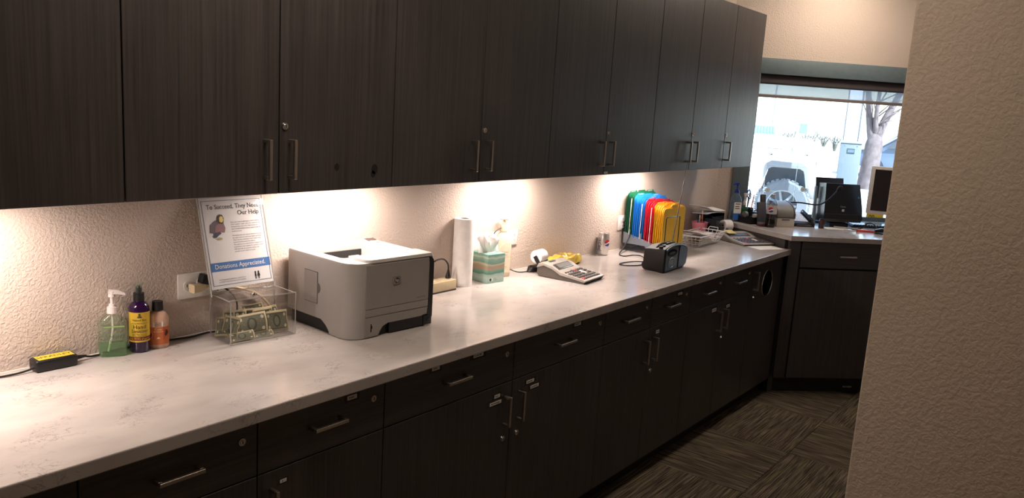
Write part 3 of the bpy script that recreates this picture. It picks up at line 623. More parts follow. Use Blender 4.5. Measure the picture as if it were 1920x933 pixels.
for a_ in ((.035, .042, .035, .965), (.962, .969, .035, .965), (.035, .969, .035, .040), (.035, .969, .960, .965)): q(b, *a_)
sput(b, 'border_rule', NAVY, pg)
yq = -.0019
def tx(b, s_, size, u, v, al='CENTER', sx=1): x, y, z = S2(u, v); return b.text(s_, size, T(x, y, z) @ TXZ, None, al, sx)
sput(tx(tx(B(), 'To Succeed, They Need', .0205, .935, .108, 'RIGHT', .90), 'Our Help', .0205, .925, .185, 'RIGHT', .95), 'heading', HEAD, pg)
sput(tx(B(), 'Donations Appreciated.', .0195, .50, .762, 'CENTER', .93), 'band_lettering', PAPER, pg)
b = B()
for k, l in enumerate(['Every year, many students go to school without', 'school supplies - paper, pens, the notebooks and', 'backpacks they need most. Many families are', 'experiencing hardships and are unable to pay the', 'needed amounts.']): tx(b, l, .0058, .44, .285 + .0255 * k, 'LEFT', .9)
for k, l in enumerate(['We believe that each student deserves to pursue', 'the opportunity to reach their highest potential.', "That's why the employees of the Credit Union", 'founded the Educational Foundation.', 'The employees are committed to raising money', 'to purchase school supplies for students in need.', 'With the help of community citizens, like', 'yourself, we can achieve our goals.']): tx(b, l, .0058, .44, .435 + .0255 * k, 'LEFT', .9)
tx(b, 'The Educational Foundation is dedicated to', .0052, .13, .905, 'LEFT'); tx(b, 'providing for educational experiences for students.', .0052, .13, .928, 'LEFT', .85)
sput(b, 'body_text', INK, pg)
def pp(nm, pts, col, y_):
    global yq; yq = y_; sput(B().poly([S2(*p) for p in pts]), nm, M('print_' + nm, col, .7), pg)
pp('jacket_print', [(.10, .385), (.12, .30), (.20, .255), (.28, .245), (.33, .28), (.35, .345), (.33, .39), (.27, .385), (.22, .40), (.16, .395)], (108, 98, 104), -.0018)
pp('sweater_print', [(.18, .39), (.2, .315), (.27, .285), (.33, .30), (.345, .36), (.32, .392), (.25, .38), (.21, .41)], (150, 112, 112), -.0020)
pp('jeans_print', [(.145, .42), (.18, .385), (.26, .385), (.28, .40), (.22, .425), (.19, .445), (.15, .44)], (70, 68, 84), -.0022)
pp('hair_print', [(.24, .27), (.245, .215), (.28, .19), (.325, .195), (.345, .235), (.335, .28), (.31, .295), (.26, .29)], (72, 58, 44), -.0024)
pp('face_print', [(.27, .265), (.275, .225), (.30, .208), (.33, .22), (.335, .255), (.315, .28), (.285, .278)], (232, 206, 120), -.0026)
pp('shoe_print', [(.19, .455), (.23, .44), (.28, .45), (.275, .468), (.22, .47)], (178, 166, 110), -.0022)
yq = -.002; b = B()
for u0, dr in ((.715, 0), (.765, 1)):
    b.poly([S2(u0 + .012 * math.cos(2 * PI * k / 10), .868 + .011 * math.sin(2 * PI * k / 10)) for k in range(10)])
    w_ = .012 if not dr else .024
    b.poly([S2(u0 - .010, .878), S2(u0 + .010, .878), S2(u0 + w_, .915), S2(u0 - w_, .915)][::-1]); b.poly([S2(u0 - .009, .912), S2(u0 - .002, .912), S2(u0 - .003, .945), S2(u0 - .010, .945)][::-1]); b.poly([S2(u0 + .003, .912), S2(u0 + .010, .912), S2(u0 + .012, .945), S2(u0 + .005, .945)][::-1])
sput(b, 'silhouette_emblem', BLKINK, pg)
# banknotes, each its own object
def bill(x, y, z, w_, h_, rz, rx, curl, ph, label, ry=0):
    w_, h_ = w_ * 1.12, h_ * 1.1
    def f(u, v):
        a_ = (u - .5); c_ = curl * math.sin(PI * u * 1.0 + ph) + curl * .35 * math.sin(2.3 * PI * v + ph * 2)
        return Vector((a_ * w_, c_, (v - .0) * h_))
    o = B().sheet(f, 10, 6).obj('banknote', BILL, None, Lb(x, y, z), (rx, ry, BR + rz), 60, .0005)
    return tag(o, label, 'banknote', 'banknotes inside the donation box')
bill(.098, .028, .012, .088, .060, R(4), R(-18), .006, .3, 'upright banknote at the front centre of the donation box')
bill(.182, .034, .007, .062, .060, R(-2), R(-12), .004, 1.2, 'upright banknote at the front right of the donation box')
bill(.053, .012, .005, .072, .026, R(2), R(-34), .003, .2, 'folded strip of banknote lying lowest at the front of the donation box')
bill(.026, .052, .005, .060, .062, R(-68), R(-14), .007, .9, 'banknote turned sideways against the left wall of the donation box')
bill(.132, .092, .052, .066, .034, R(8), R(-16), .006, .5, 'highest banknote folded at the back of the donation box')
bill(.058, .070, .018, .060, .060, R(-20), R(-18), .009, .6, 'banknote leaning behind the left of the donation box heap')
bill(.146, .056, .014, .060, .062, R(10), R(-10), .006, 2.1, 'banknote half hidden between the centre and right banknotes')
bill(.104, .062, .020, .085, .058, R(-6), R(-14), .007, 1.6, 'banknote standing behind the front centre one in the donation box')
bill(.190, .075, .012, .055, .060, R(16), R(-16), .008, .1, 'banknote standing at the back right of the donation box')
bill(.024, .080, .005, .050, .055, R(-40), R(-30), .008, 2.6, 'banknote slumped in the back left corner of the donation box')
bill(.128, .020, .004, .055, .022, R(-6), R(-58), .003, .4, 'flattened banknote on the donation box floor below the centre one')
bill(.085, .045, .008, .06, .05, R(30), R(-22), .008, 1.1, 'crumpled reddish-shadowed banknote between the left and centre ones')

# ------------------------------------------------------------------ laser printer
PG = M('printer_grey', (168, 163, 159), .45, var=.02); PGD = M('printer_grey_dark', (150, 145, 140), .45, var=.02); PBL = M('printer_black', (28, 27, 28), .45); PTOP = M('printer_top', (172, 166, 161), .45, var=.02); SEAM = M('panel_seam', (70, 66, 64), .8)
PW, PD, PH = .346, .345, .243
t = thing('laser_printer', 'light grey laser printer with a dark base beside the donation box', 'printer', (1.608, 1.836, CT), R(-3.6))
B().prism(rrect(.010, PW - .008, .012, PD - .01, [.05, .02, .01, .01]), .0, .044).obj('base', PBL, t)
b = B(); oz = rrect(0, PW, 0, PD, [.055, .012, .012, .012], 8); hole = rrect(.045, .262, .105, .285, .014)
b.loft([[(x, y, .042) for x, y in oz], [(x, y, PH - .006) for x, y in oz], [(x * .985 + .0026, y * .985 + .0026, PH) for x, y in oz]], False)
ot = [(x * .985 + .0026, y * .985 + .0026) for x, y in oz]
b.holed(ot, [hole], lambda p: (p[0], p[1], PH))
b.poly(oz[::-1], lambda p: (p[0], p[1], .042))
body = b.obj('body_shell', PG, t)
# output bin: sloping floor, upright walls, dark exit slot with rollers
hz = lambda y: PH - .004 - .052 * max(0, (y - .11) / .175)
b = B(); n_ = len(hole)
b.loft([[(x, y, PH) for x, y in hole], [(x, y, hz(y)) for x, y in hole]], False); b.poly(hole, lambda p: (p[0], p[1], hz(p[1])))
b.obj('output_bin', PTOP, t, smooth=20)
sl = B().bx(.05, .256, .278, .2835, PH - .052, PH - .017).obj('exit_slot', DARK, t)
for x in (.115, .20):
    b = B()
    for k in range(6 if x > .15 else 3): b.cyl((x + k * .0075, .275, PH - .042), (x + k * .0075 + .0045, .275, PH - .042), .006, n=10)
    b.obj('exit_roller', PTOP, sl)
B().loft([[(x, y, PH - .001) for x, y in rrect(.06, PW - .004, -.002, .092, [.03, .006, .01, .02])], [(x, y, PH + .008) for x, y in rrect(.066, PW - .006, .004, .088, [.028, .006, .008, .018])]]).obj('front_lid', PTOP, t)
B().bx(.012, .10, .090, .0915, PH, PH + .0009).bx(.098, .34, .090, .0915, PH + .0, PH + .0009).obj('lid_seam', SEAM, t)
b = B().prism(rrect(.268, .342, .105, .335, .012), PH - .001, PH + .003).obj('control_panel', PTOP, t)
B().box((.300, .285, PH + .007), (.052, .05, .010), .003, 2, (R(8), 0, 0)).obj('display_housing', PTOP, b); B().box((.300, .285, PH + .0125), (.040, .026, .002), 0, 1, (R(8), 0, 0)).obj('display', M('dark_display', (52, 36, 32), .2), b)
for k in range(5): B().cyl((.29 + (k % 2) * .03, .235 - (k // 2) * .024, PH + .003), (.29 + (k % 2) * .03, .235 - (k // 2) * .024, PH + .0045), .006, .005, 12).obj('button', PG, b)
# rounded front-left skirt down to the counter
def skirt(ex, ey):
    o_ = [(.022, ey), (.0, ey)] + [(.055 - .055 * math.cos(a_ * PI / 16), .055 - .055 * math.sin(a_ * PI / 16)) for a_ in range(0, 9)] + [(ex, 0), (ex, .022)] + [(.058 - .036 * math.sin(a_ * PI / 16), .058 - .036 * math.cos(a_ * PI / 16)) for a_ in range(0, 9)]
    return o_
b = B().loft([[(x, y, .002) for x, y in skirt(.112, .105)], [(x, y, .012) for x, y in skirt(.114, .108)], [(x, y, .028) for x, y in skirt(.124, .125)], [(x, y, .043) for x, y in skirt(.155, .152)]]); b.obj('skirt', PG, t)
B().prism(rrect(.02, .09, .015, .08, .03), 0, .003).obj('foot', PBL, t)
# front panels
def fp(nm, pts, y0, mt, par=t): return B().prism(pts, y0, .004, 'y').obj(nm, mt, par)
fp('front_door', rrect(.058, .322, .0955, PH - .007, [.002, .002, .016, .002]), -.0035, PGD)
fp('tray_lip', rrect(.058, .322, .0705, .0935, .002), -.0035, PGD)
lowp = [(.058, .006), (.112, .006), (.117, .018), (.128, .032), (.15, .040), (.292, .040), (.308, .044), (.318, .054), (.322, .068), (.058, .068)]
tr_ = fp('paper_tray', lowp, -.0035, PGD); B().bx(.079, .083, -.0042, -.0034, .020, .046).bx(.083, .086, -.0042, -.0034, .030, .040).obj('paper_gauge', DARK, tr_)
b = B().prism([(.323, .040), (.3455, .030), (.3455, .215), (.343, .228), (.336, .237), (.323, .240)], -.001, .004, 'y'); b.bx(.16, .3455, .002, .012, .004, .042); b.bx(.306, .344, -.002, .008, .004, .038, .003); b.obj('black_trim', PBL, t)
B().cyl((.330, -.002, .02), (.330, -.0035, .02), .008, n=18).obj('power_button', M('button_black', (40, 38, 38), .3), t)
bd = B().prism(rrect(.164, .196, .164, .190, .006), -.0055, -.003, 'y').obj('badge', M('badge_silver', (190, 184, 178), .25, .8), t)
o = B().prism(circ(.180, .177, .0095, 24), -.0061, -.0054, 'y').obj('badge_disc', M('badge_dark', (46, 46, 50), .4), bd)
B().text('hp', .0155, T(.180, -.0064, .1775) @ TXZ).obj('lettering', M('badge_print', (214, 210, 206), .4), bd, smooth=0)
B().text('LaserJet P2055dn', .0058, T(.288, -.0040, .107) @ TXZ).obj('lettering', INK, t, smooth=0)
# left side service door with finger notch
sd_ = B().bx(-.0012, .001, .170, .242, .088, .192).obj('side_door', SEAM, t); B().bx(-.0022, .001, .1715, .2405, .0895, .1905).obj('side_door_panel', PG, sd_)
B().prism([(.170 - .0 - .014 * math.sin(PI * k / 12), .140 + .017 * math.cos(PI * k / 12)) for k in range(13)], -.0016, .001, 'x').obj('finger_notch', M('notch_grey', (110, 106, 102), .6), t)

# ------------------------------------------------------------------ power strip, towel, tissues, pump bottle
BEI = M('beige_plastic', (204, 186, 150), .45)
t = thing('power_strip', 'beige power strip lying behind the printer', 'power strip', (2.405, 2.135, CT), 0)
B().bx(-.32, 0, -.03, .03, .004, .044, .003).obj('housing', BEI, t); B().bx(-.32, -.001, -.031, .031, 0, .006).obj('base', M('strip_base', (70, 60, 50), .6), t); B().bx(-.316, -.004, -.018, .018, .044, .0455).obj('outlet_ridge', BEI, t)
for k in range(4): B().bx(-.035 - k * .06, -.01 - k * .06, -.011, .011, .0455, .0462, .002).obj('socket', M('socket_beige', (180, 160, 128), .5), t)
TOW = M('quilted_paper', (240, 236, 232), .9, bump=.35, bs=260)
t = thing('paper_towel_roll', 'tall white paper towel roll standing left of the tissue box', 'paper towel', (2.492, 2.153, CT))
b = B().lathe([(.019, 0), (.043, 0), (.0432, .002), (.0432, .280), (.043, .282), (.019, .282)], 40, cap=False); b.obj('paper', TOW, t)
B().lathe([(.0190, .001), (.0190, .281), (.0175, .281), (.0175, .001)], 24, cap=False).obj('card_core', M('grey_card', (150, 138, 122), .8), t)
def mat_tissue():
    m = bpy.data.materials.new('teal_wave_print'); m.use_nodes = True; t, nd, L, p = nodes(m)
    g = N(t, 'ShaderNodeTexCoord'); sp = N(t, 'ShaderNodeSeparateXYZ'); L.new(g.outputs['Object'], sp.inputs[0])
    n = N(t, 'ShaderNodeTexNoise'); n.inputs['Scale'].default_value = 14; n.inputs['Detail'].default_value = 1; L.new(g.outputs['Object'], n.inputs['Vector'])
    a_ = N(t, 'ShaderNodeMath', operation='MULTIPLY_ADD'); a_.inputs[1].default_value = 7.9; L.new(sp.outputs[2], a_.inputs[0])
    s_ = N(t, 'ShaderNodeMath', operation='MULTIPLY_ADD'); s_.inputs[1].default_value = .22; s_.inputs[2].default_value = -.11; L.new(n.outputs[0], s_.inputs[0]); L.new(s_.outputs[0], a_.inputs[2])
    st_ = [(0, (152, 186, 176)), (.18, (176, 198, 188)), (.30, (156, 182, 172)), (.33, (86, 138, 120)), (.42, (112, 160, 140)), (.50, (176, 140, 120)), (.58, (150, 150, 128)), (.64, (190, 176, 150)), (.68, (104, 148, 132)), (.80, (134, 166, 154)), (.84, (176, 196, 180)), (.9, (124, 164, 148)), (1, (98, 148, 130))]
    L.new(ramp(t, a_.outputs[0], [(x, lin(c)) for x, c in st_]), p.inputs['Base Color']); p.inputs['Roughness'].default_value = .5; return m
t = thing('tissue_box', 'teal striped cube tissue box with a tissue pulled up', 'tissue box', (2.590, 2.0945, CT), R(-7))
bxm = mat_tissue(); B().bx(0, .100, 0, .100, 0, .126, .0015, 1).obj('carton', bxm, t)
B().prism(circ(.05, .05, .034, 20, .022), .126, .1265).obj('opening_film', M('film_white', (226, 226, 222), .5), t)
B().prism(rrect(.008, .034, .010, .022, .002), -.0006, 0, 'y').obj('print_patch', M('pale_print', (196, 214, 206), .6), t); B().text('Facial', .006, T(.046, -.0007, .020) @ TXZ).text('Tissues', .006, T(.047, -.0007, .0135) @ TXZ).prism(circ(.018, .016, .006, 16), -.0009, -.0006, 'y').obj('lettering', INK, t, smooth=0)
r2 = random.Random(3); TIS = M('soft_tissue', (244, 240, 238), .9, var=.02)
def ftis(u, v):
    a_ = 2 * PI * u; k = v
    rr = .012 + .040 * k * (1 - .35 * k) + .010 * k * math.sin(5 * a_) + .006 * k * math.sin(9 * a_ + 1)
    return Vector((.048 + rr * math.cos(a_) * 1.25, .05 + rr * math.sin(a_) * .6, .1265 + .056 * k + .014 * k * math.sin(2 * a_ + .6) - .012 * k * k * math.cos(a_ * 3)))
b = B().sheet(ftis, 60, 10); bmesh.ops.remove_doubles(b.bm, verts=b.bm.verts[:], dist=1e-5); b.obj('tissue', TIS, t, smooth=80)
def ft2(u, v): return Vector((-.014 + .12 * u, .05 + .014 * math.sin(7 * u) * v, .1265 + v * (.050 + .022 * math.sin(PI * u) - .012 * u)))
B().sheet(ft2, 18, 6).obj('tissue', TIS, t, smooth=80)
t = thing('lotion_pump_bottle', 'large cream pump bottle behind the tissue box', 'bottle', (2.775, 2.166, CT), R(-38))
CRM = M('cream_bottle', (216, 200, 174), .35)
B().loft([ovalring(.034, .021, 0, .015), ovalring(.037, .024, .004, .018), ovalring(.038, .025, .12, .019), ovalring(.037, .024, .150, .019), ovalring(.030, .021, .176, .018), ovalring(.018, .017, .192, .0165), ovalring(.0155, .0155, .196, .0154), ovalring(.0155, .0155, .204, .0154)]).obj('bottle', CRM, t, smooth=50)
b = B().cyl((0, 0, .203), (0, 0, .226), .017, .0165, 24).cyl((0, 0, .226), (0, 0, .231), .0135, .013, 20).cyl((0, 0, .231), (0, 0, .256), .006, .006, 12)
b.loft([[(x, y, .254) for x, y in circ(0, 0, .017, 20, .014)], [(x, y, .259) for x, y in circ(.002, 0, .028, 20, .016)], [(x, y, .264) for x, y in circ(.001, 0, .020, 20, .012)], [(x, y, .268) for x, y in circ(0, 0, .008, 20, .006)]]); b.obj('pump_head', CRM, t)
B().prism(rrect(-.027, .031, .02, .155, [.002, .002, .002, .05], 8), -.0262, -.024, 'y').obj('grip_panel', M('cream_panel', (226, 211, 188), .4), t)
B().text('Advanced', .008, T(.004, -.0265, .112) @ TXZ).text('Therapy', .008, T(.004, -.0265, .100) @ TXZ).bx(-.016, .024, -.0266, -.0262, .090, .0906).text('lotion', .006, T(.004, -.0265, .084) @ TXZ).text('20 FL OZ', .006, T(.004, -.0265, .045) @ TXZ).text('591 mL', .005, T(.004, -.0265, .037) @ TXZ).obj('lettering', M('mauve_print', (150, 110, 104), .6), t, smooth=0)

# ------------------------------------------------------------------ adding machines
CGL = M('calculator_light_grey', (158, 152, 144), .45); CGD = M('calculator_dark_grey', (84, 77, 72), .5); KEYD = M('key_dark', (72, 68, 66), .45); KEYR = M('key_red', (206, 78, 72), .45); KEYW = M('key_white', (226, 218, 208), .4); LCD = M('grey_green_display', (88, 88, 84), .5)
RECP = M('receipt_roll_paper', (238, 232, 230), .85)
def kmesh(w_, d_): return lambda mt, nm='key': B().loft([[(x, y, 0) for x, y in rrect(-w_ / 2, w_ / 2, -d_ / 2, d_ / 2, .0012, 2)], [(x * .86, y * .84, .0045) for x, y in rrect(-w_ / 2, w_ / 2, -d_ / 2, d_ / 2, .0012, 2)]]).mesh(nm, mt)
def calculator(label, loc, rz, light, dark, sc=1.0, note=None, sz=1.0):
    t = thing('adding_machine', label, 'calculator', loc, rz); t.scale = (sc, sc, sc * sz)
    w_ = .192; prof = [(0, .016), (.012, .020), (.125, .034), (.150, .046), (.168, .055), (.215, .064), (.238, .060), (.245, .045)]
    def zt(y):
        for (a, za), (c, zc_) in zip(prof, prof[1:]):
            if a <= y <= c: return za + (zc_ - za) * (y - a) / (c - a)
        return .04
    low = [(.010, 0), (.235, .004), (.245, .016), (.245, .043), (.214, .055), (.168, .046), (.15, .037), (.125, .024), (.006, .011), (.002, .006)]
    B().prism(low, .003, w_ - .003, 'x').obj('lower_body', dark, t, smooth=40)
    up = prof + [(.2455, .040), (.212, .054), (.168, .044), (.15, .036), (.125, .023), (.004, .009), (-.002, .012)]
    B().prism(up, 0, w_, 'x').obj('top_shell', light, t, smooth=40)
    sl = math.atan2(.014, .113)
    # display
    ds = math.atan2(.009, .018); yd = .158
    b = B().box((w_ * .47, .158, .0515), (.140, .038, .003), .0014, 2, (R(27), 0, 0)); dsp = b.obj('display_bezel', M('bezel_dark', (58, 54, 52), .4), t)
    B().box((w_ * .47, .157, .0538), (.112, .026, .002), 0, 1, (R(27), 0, 0)).obj('display', LCD, dsp)
    B().box((w_ * .40, .212, .0645), (.05, .014, .003), .001, 1).obj('paper_slot', dark, t)
    km = {}; km['k'] = kmesh(.0168, .0160)(KEYD); km['r'] = kmesh(.0168, .0160)(KEYR); km['w'] = kmesh(.0168, .040)(KEYW); km['s'] = kmesh(.010, .008)(KEYD)
    for row in range(5):
        for c in range(8):
            y = .020 + row * .0222; x = .024 + c * .0208
            kk = 'k'
            if (row, c) == (0, 0): kk = 'r'
            elif (row, c) == (4, 4): kk = 'r'
            elif c == 5 and row in (2, 3):
                if row == 3: continue
                kk = 'w'; y += .011
            elif row == 4 and c < 3: kk = 's'
            put('key', km[kk], t, (x, y, zt(y) - .0005), (sl, 0, 0))
    for x in (.020, .095): B().loft([[(x + dx_, y, z) for dx_, y, z in ((-.0035, .222, .030), (.0035, .222, .030), (.0035, .240, .030), (-.0035, .240, .030))], [(x + dx_, y, z) for dx_, y, z in ((-.0035, .262, .088), (.0035, .262, .088), (.0035, .278, .080), (-.0035, .278, .080))]]).obj('roll_arm', BLACK, t)
    B().cyl((.018, .269, .081), (.098, .269, .081), .004, n=10).obj('roll_spindle', BLACK, t)
    if note: B().sheet(lambda u, v: Vector((.022 + .052 * u, .150 + .045 * v, .064 + .014 * v + .006 * v * v)), 4, 4).obj('sticky_note', M('pale_yellow_note', (226, 208, 138), .8), t, solid=.0004)
    return t
def paper_roll(label, loc, rz, r=.030, L_=.058):
    t = thing('paper_roll', label, 'paper roll', loc, rz)
    mx_ = Matrix.Rotation(PI / 2, 4, 'Y')
    B().lathe([(.0062, -L_ / 2), (r, -L_ / 2), (r, L_ / 2), (.0062, L_ / 2)], 36, mx=mx_, cap=False).obj('paper', RECP, t)
    B().lathe([(.0062, -L_ / 2), (.0062, L_ / 2), (.0048, L_ / 2), (.0048, -L_ / 2)], 16, mx=mx_, cap=False).obj('core', DARK, t)
    return t
ca = R(6); co = (2.927, 1.818, CT)
calculator('two-tone grey adding machine in front of the yellow pack', co, ca, CGL, CGD)
def cl(x, y, z, o_=co, a_=ca): return (o_[0] + math.cos(a_) * x - math.sin(a_) * y, o_[1] + math.sin(a_) * x + math.cos(a_) * y, o_[2] + z)
paper_roll('white paper roll on the adding machine beside the yellow pack', cl(.058, .269, .081), ca)
b = B()
for k in range(5): b.tube([(.0 + .05 * math.cos(a_ * PI / 6) + .003 * k, .018 * math.sin(a_ * PI / 6) * (1 + .1 * k), .004 + .004 * k) for a_ in range(12)], .0032, 6, 2, True)
b.box((0, 0, .012), (.012, .045, .026), .003)
tag(b.obj('cord_bundle', RUBBER, None, (2.985, 2.135, CT)), 'bundled black cord behind the adding machine beside the wall', 'cord')
# crumpled yellow pack
YP = M('yellow_glossy_film', (236, 202, 78), .22, var=.12, spec=.7, bump=1., bs=55)
def fbag(u, v):
    a_ = 2 * PI * u; x = -.135 + .27 * v; en = (1 - abs(2 * v - 1) ** 3) ** .5
    k = .92 + .05 * math.sin(9 * v + 3 * a_) + .05 * math.sin(31 * v + 2 * a_ + 1) + .06 * math.sin(5 * a_ + 12 * v)
    return Vector((x + .012 * math.sin(a_), .042 * math.cos(a_) * (.35 + .65 * en) * k, max(0, .029 * (.35 + .65 * en) * (1 + math.copysign(abs(math.sin(a_)) ** .6, math.sin(a_))) * k)))
o = thing('wipes_pack', 'crumpled yellow plastic pack lying behind the adding machine', 'pack', (3.215, 2.135, CT), R(-4))
b = B().sheet(fbag, 40, 44); b.obj('wrapper', YP, o, smooth=25)
def fz(x, y): return Vector((x, y - .018, .051 + .0))
b = B().prism(circ(-.03, -.012, .020, 18, .012), .064, .065).prism(circ(.05, -.012, .024, 18, .008), .060, .061); b.obj('label_print', M('amber_print', (190, 140, 60), .4), o)

# ------------------------------------------------------------------ soda can
ALU = M('silver_can', (214, 210, 206), .28, .75); ca2 = FACE(3.626, 2.185) + PI / 2
t = thing('soda_can', 'silver soda can standing by the wall left of the radio', 'can', (3.640, 2.164, CT), ca2)
B().lathe([(.022, .002), (.025, 0), (.0262, .003), (.0305, .010), (.0305, .100), (.0255, .114), (.0262, .1165), (.0255, .118), (.024, .1155)], 36).obj('can_body', ALU, t, smooth=40)
B().loft([[(x, y, .1155) for x, y in circ(0, -.004, .008, 14, .011)], [(x, y, .117) for x, y in circ(0, -.004, .007, 14, .010)]]).obj('pull_tab', CHROME, t)
PB = M('soda_blue', (30, 58, 140), .35); PR = M('soda_red', (196, 36, 48), .35); PWH = M('soda_white', (244, 242, 240), .35)
def globe(par, r, cx, cz, rad, ry=1.0, a0=-PI / 2):
    f = wrap(r, ry, a0)
    def arc(lo, hi, nm, mt, e):
        g = wrap(r, ry, a0, 0, e); pts = []
        n_ = 16
        for k in range(n_ + 1): x = -1 + 2 * k / n_; pts.append((x, lo(x)))
        for k in range(n_ + 1): x = 1 - 2 * k / n_; pts.append((x, hi(x)))
        b = B()
        P_ = [g(Vector((cx + x * rad * .98, cz + z * rad, 0))) for x, z in pts]
        for k in range(n_): b.poly([P_[k], P_[k + 1], P_[2 * n_ - k], P_[2 * n_ + 1 - k]])
        b.obj(nm, mt, par, smooth=0)
    c_ = lambda x: math.sqrt(max(0, 1 - x * x)); w1 = lambda x: max(-c_(x), min(c_(x), .12 + .28 * math.sin(2.2 * x))); w2 = lambda x: max(-c_(x), min(c_(x), -.30 + .20 * math.sin(2.4 * x + .4)))
    arc(lambda x: -c_(x), c_, 'emblem_white', PWH, .0007); arc(w1, c_, 'emblem_red', PR, .0011); arc(lambda x: -c_(x), w2, 'emblem_blue', PB, .0011)
globe(t, .0306, .0225, .068, .0175)
f = wrap(.0308); mxr = Matrix.Rotation(PI / 2, 4, 'Z')
B().text('pepsi', .035, None, lambda c: f(Vector((-.0265 - c.y, .058 + c.x, 0)))).obj('lettering', M('can_navy', (40, 46, 92), .4), t, smooth=0)

# ------------------------------------------------------------------ radio
RB = M('radio_black', (20, 18, 18), .55, spec=.3); RF = M('radio_blue_grey', (40, 50, 60), .35); RS = M('radio_silver_edge', (150, 172, 190), .25, .5)
t = thing('portable_radio', 'small black portable radio with raised antenna in front of the folders', 'radio', (3.462, 1.716, CT), R(3))
fo = [(.006, 0), (.235, 0), (.262, .012), (.272, .035), (.275, .075), (.266, .102), (.24, .117), (.19, .128), (.14, .1325), (.08, .130), (.03, .123), (.004, .117), (0, .1), (0, .01)]
def sc_(pts, kx, kz, cx=.135, cz=.05): return [(cx + (x - cx) * kx, max(0, cz + (z - cz) * kz)) for x, z in pts]
rings = []
for y, kx, kz in ((-.004, .96, .95), (0, 1, 1), (.018, 1, 1), (.03, .985, .97), (.085, .96, .90), (.112, .90, .82), (.118, .82, .70)): rings.append([(x, y, z) for x, z in sc_(fo, kx, kz)])
B().loft(rings).obj('case', RB, t, smooth=40)
b = B().loft([[(x, y, z) for x, z in circ(.03, .03, .034, 18)] for y in (.09, .12)] ) if False else B().cyl((.012, .096, .026), (.22, .096, .026), .024, .024, 20); b.obj('battery_bulge', RB, t)
B().prism([(.012, .008), (.152, .010), (.150, .05), (.158, .118), (.10, .124), (.04, .117), (.012, .107)], -.0062, -.003, 'y').obj('front_plate', RF, t)
sp2 = [(.163, .012), (.232, .010), (.258, .022), (.266, .06), (.262, .092), (.246, .106), (.20, .116), (.172, .117), (.164, .08)]
B().prism(sp2, -.0085, -.003, 'y').obj('speaker_grille', M('radio_speaker_blue', (62, 84, 104), .45, bump=.5, bs=900), t)
b = B().tube([(x, -.007, z) for x, z in sp2], .0016, 6, 1, True); b.obj('grille_rim', RB, t)
b = B().tube([(.012, -.006, .112), (.04, -.007, .122), (.10, -.0075, .1295), (.17, -.0075, .126), (.235, -.007, .114), (.266, -.005, .098), (.272, -.003, .07)], .0028, 8, 3); b.obj('silver_trim', RS, t)
b = B().prism(circ(.078, .094, .056, 26, .018), -.0085, -.006, 'y'); w0 = b.obj('dial_window', M('dial_black', (14, 15, 18), .12), t)
B().prism(circ(.078, .094, .036, 20, .007), -.0095, -.0083, 'y').obj('dial_scale', M('dial_grey', (70, 80, 92), .2), w0)
b = B().tube([(.078 + .034 * math.cos(a_ * PI / 10), -.0075, .045 + .024 * math.sin(a_ * PI / 10)) for a_ in range(20)], .0018, 6, 2, True); rg = b.obj('emblem_ring', RS, t)
B().prism(circ(.078, .045, .031, 24, .021), -.0075, -.006, 'y').obj('emblem_disc', M('emblem_black', (20, 20, 22), .3), rg)
B().text('GE', .030, T(.078, -.0078, .045) @ TXZ).obj('emblem_letters', RS, rg, smooth=0)
b = B().tube([(.02, .055, .108), (.04, .055, .122), (.08, .055, .129), (.16, .055, .129), (.20, .055, .122), (.215, .055, .112)], .006, 8, 4); b.obj('carry_handle', RB, t)
B().bx(.085, .17, .022, .036, .126, .138, .004).obj('antenna_cradle', RB, t)
B().cyl((.018, .028, .11), (.018, .028, .128), .010, n=16).cyl((.048, .028, .115), (.048, .028, .131), .010, n=16).obj('tuning_knob', RB, t)
for x in (.03, .22): B().bx(x, x + .02, .0, .08, 0, .003).obj('foot', RUBBER, t)
A0 = Vector((.222, .060, .118)); A1 = Vector((.293, .050, .515))
b = B()
for k in range(5): b.cyl(A0.lerp(A1, k / 5), A0.lerp(A1, (k + 1) / 5), .0034 - .0005 * k, n=8)
b.cyl(A1, A1 + Vector((.001, 0, .006)), .0026, n=8); b.obj('antenna', M('antenna_steel', (120, 116, 112), .4, .8), t)
B().tube([(.105, .108, .022), (.125, .125, .018), (.13, .130, .012)], .0028).obj('cord_entry', RUBBER, t)

# ------------------------------------------------------------------ folder rack and folders
t = thing('folder_rack', 'dark wire step rack holding the coloured folders', 'rack', (3.87, 1.935, CT))
WIR = M('dark_wire', (52, 50, 50), .3, .8)
for x in (.0, .17):
    b = B().tube([(x, .0, .003), (x, .012, .003), (x, .088, .003), (x, .092, .004), (x, .1, .034), (x, .17, .036), (x, .245, .037), (x, .249, .042), (x, .249, .12)], .0026, 6, 1); b.obj('side_wire', WIR, t)
b = B().tube([(.012, -.004, .003), (.012, -.004, .050), (.012, -.004, .205), (.020, -.004, .213), (.165, -.004, .213), (.172, -.004, .205), (.172, -.004, .003)], .0026, 6, 1); b.obj('front_loop', WIR, t)
b = B()
for y in (.02, .075): b.tube([(0, y, .0045), (.17, y, .0045)], .002, 6, 0)
for y in (.15, .245): b.tube([(0, y, .037), (.17, y, .037)], .002, 6, 0)
b.tube([(0, .249, .12), (.17, .249, .12)], .0026, 6, 0); b.obj('cross_wire', WIR, t)
FROST = clear('frosted_plastic', (225, 230, 236), .35, .05, .4, .5, (196, 204, 216))
B().prism([(.012, .010), (.095, .010), (.105, .042), (.240, .044), (.240, .104), (.012, .052)], -.0012, .0004, 'x').obj('frosted_side', FROST, t, smooth=0)
B().bx(.004, .166, .012, .09, .007, .009).bx(.004, .166, .11, .24, .041, .043).obj('frosted_floor', FROST, t, smooth=0)
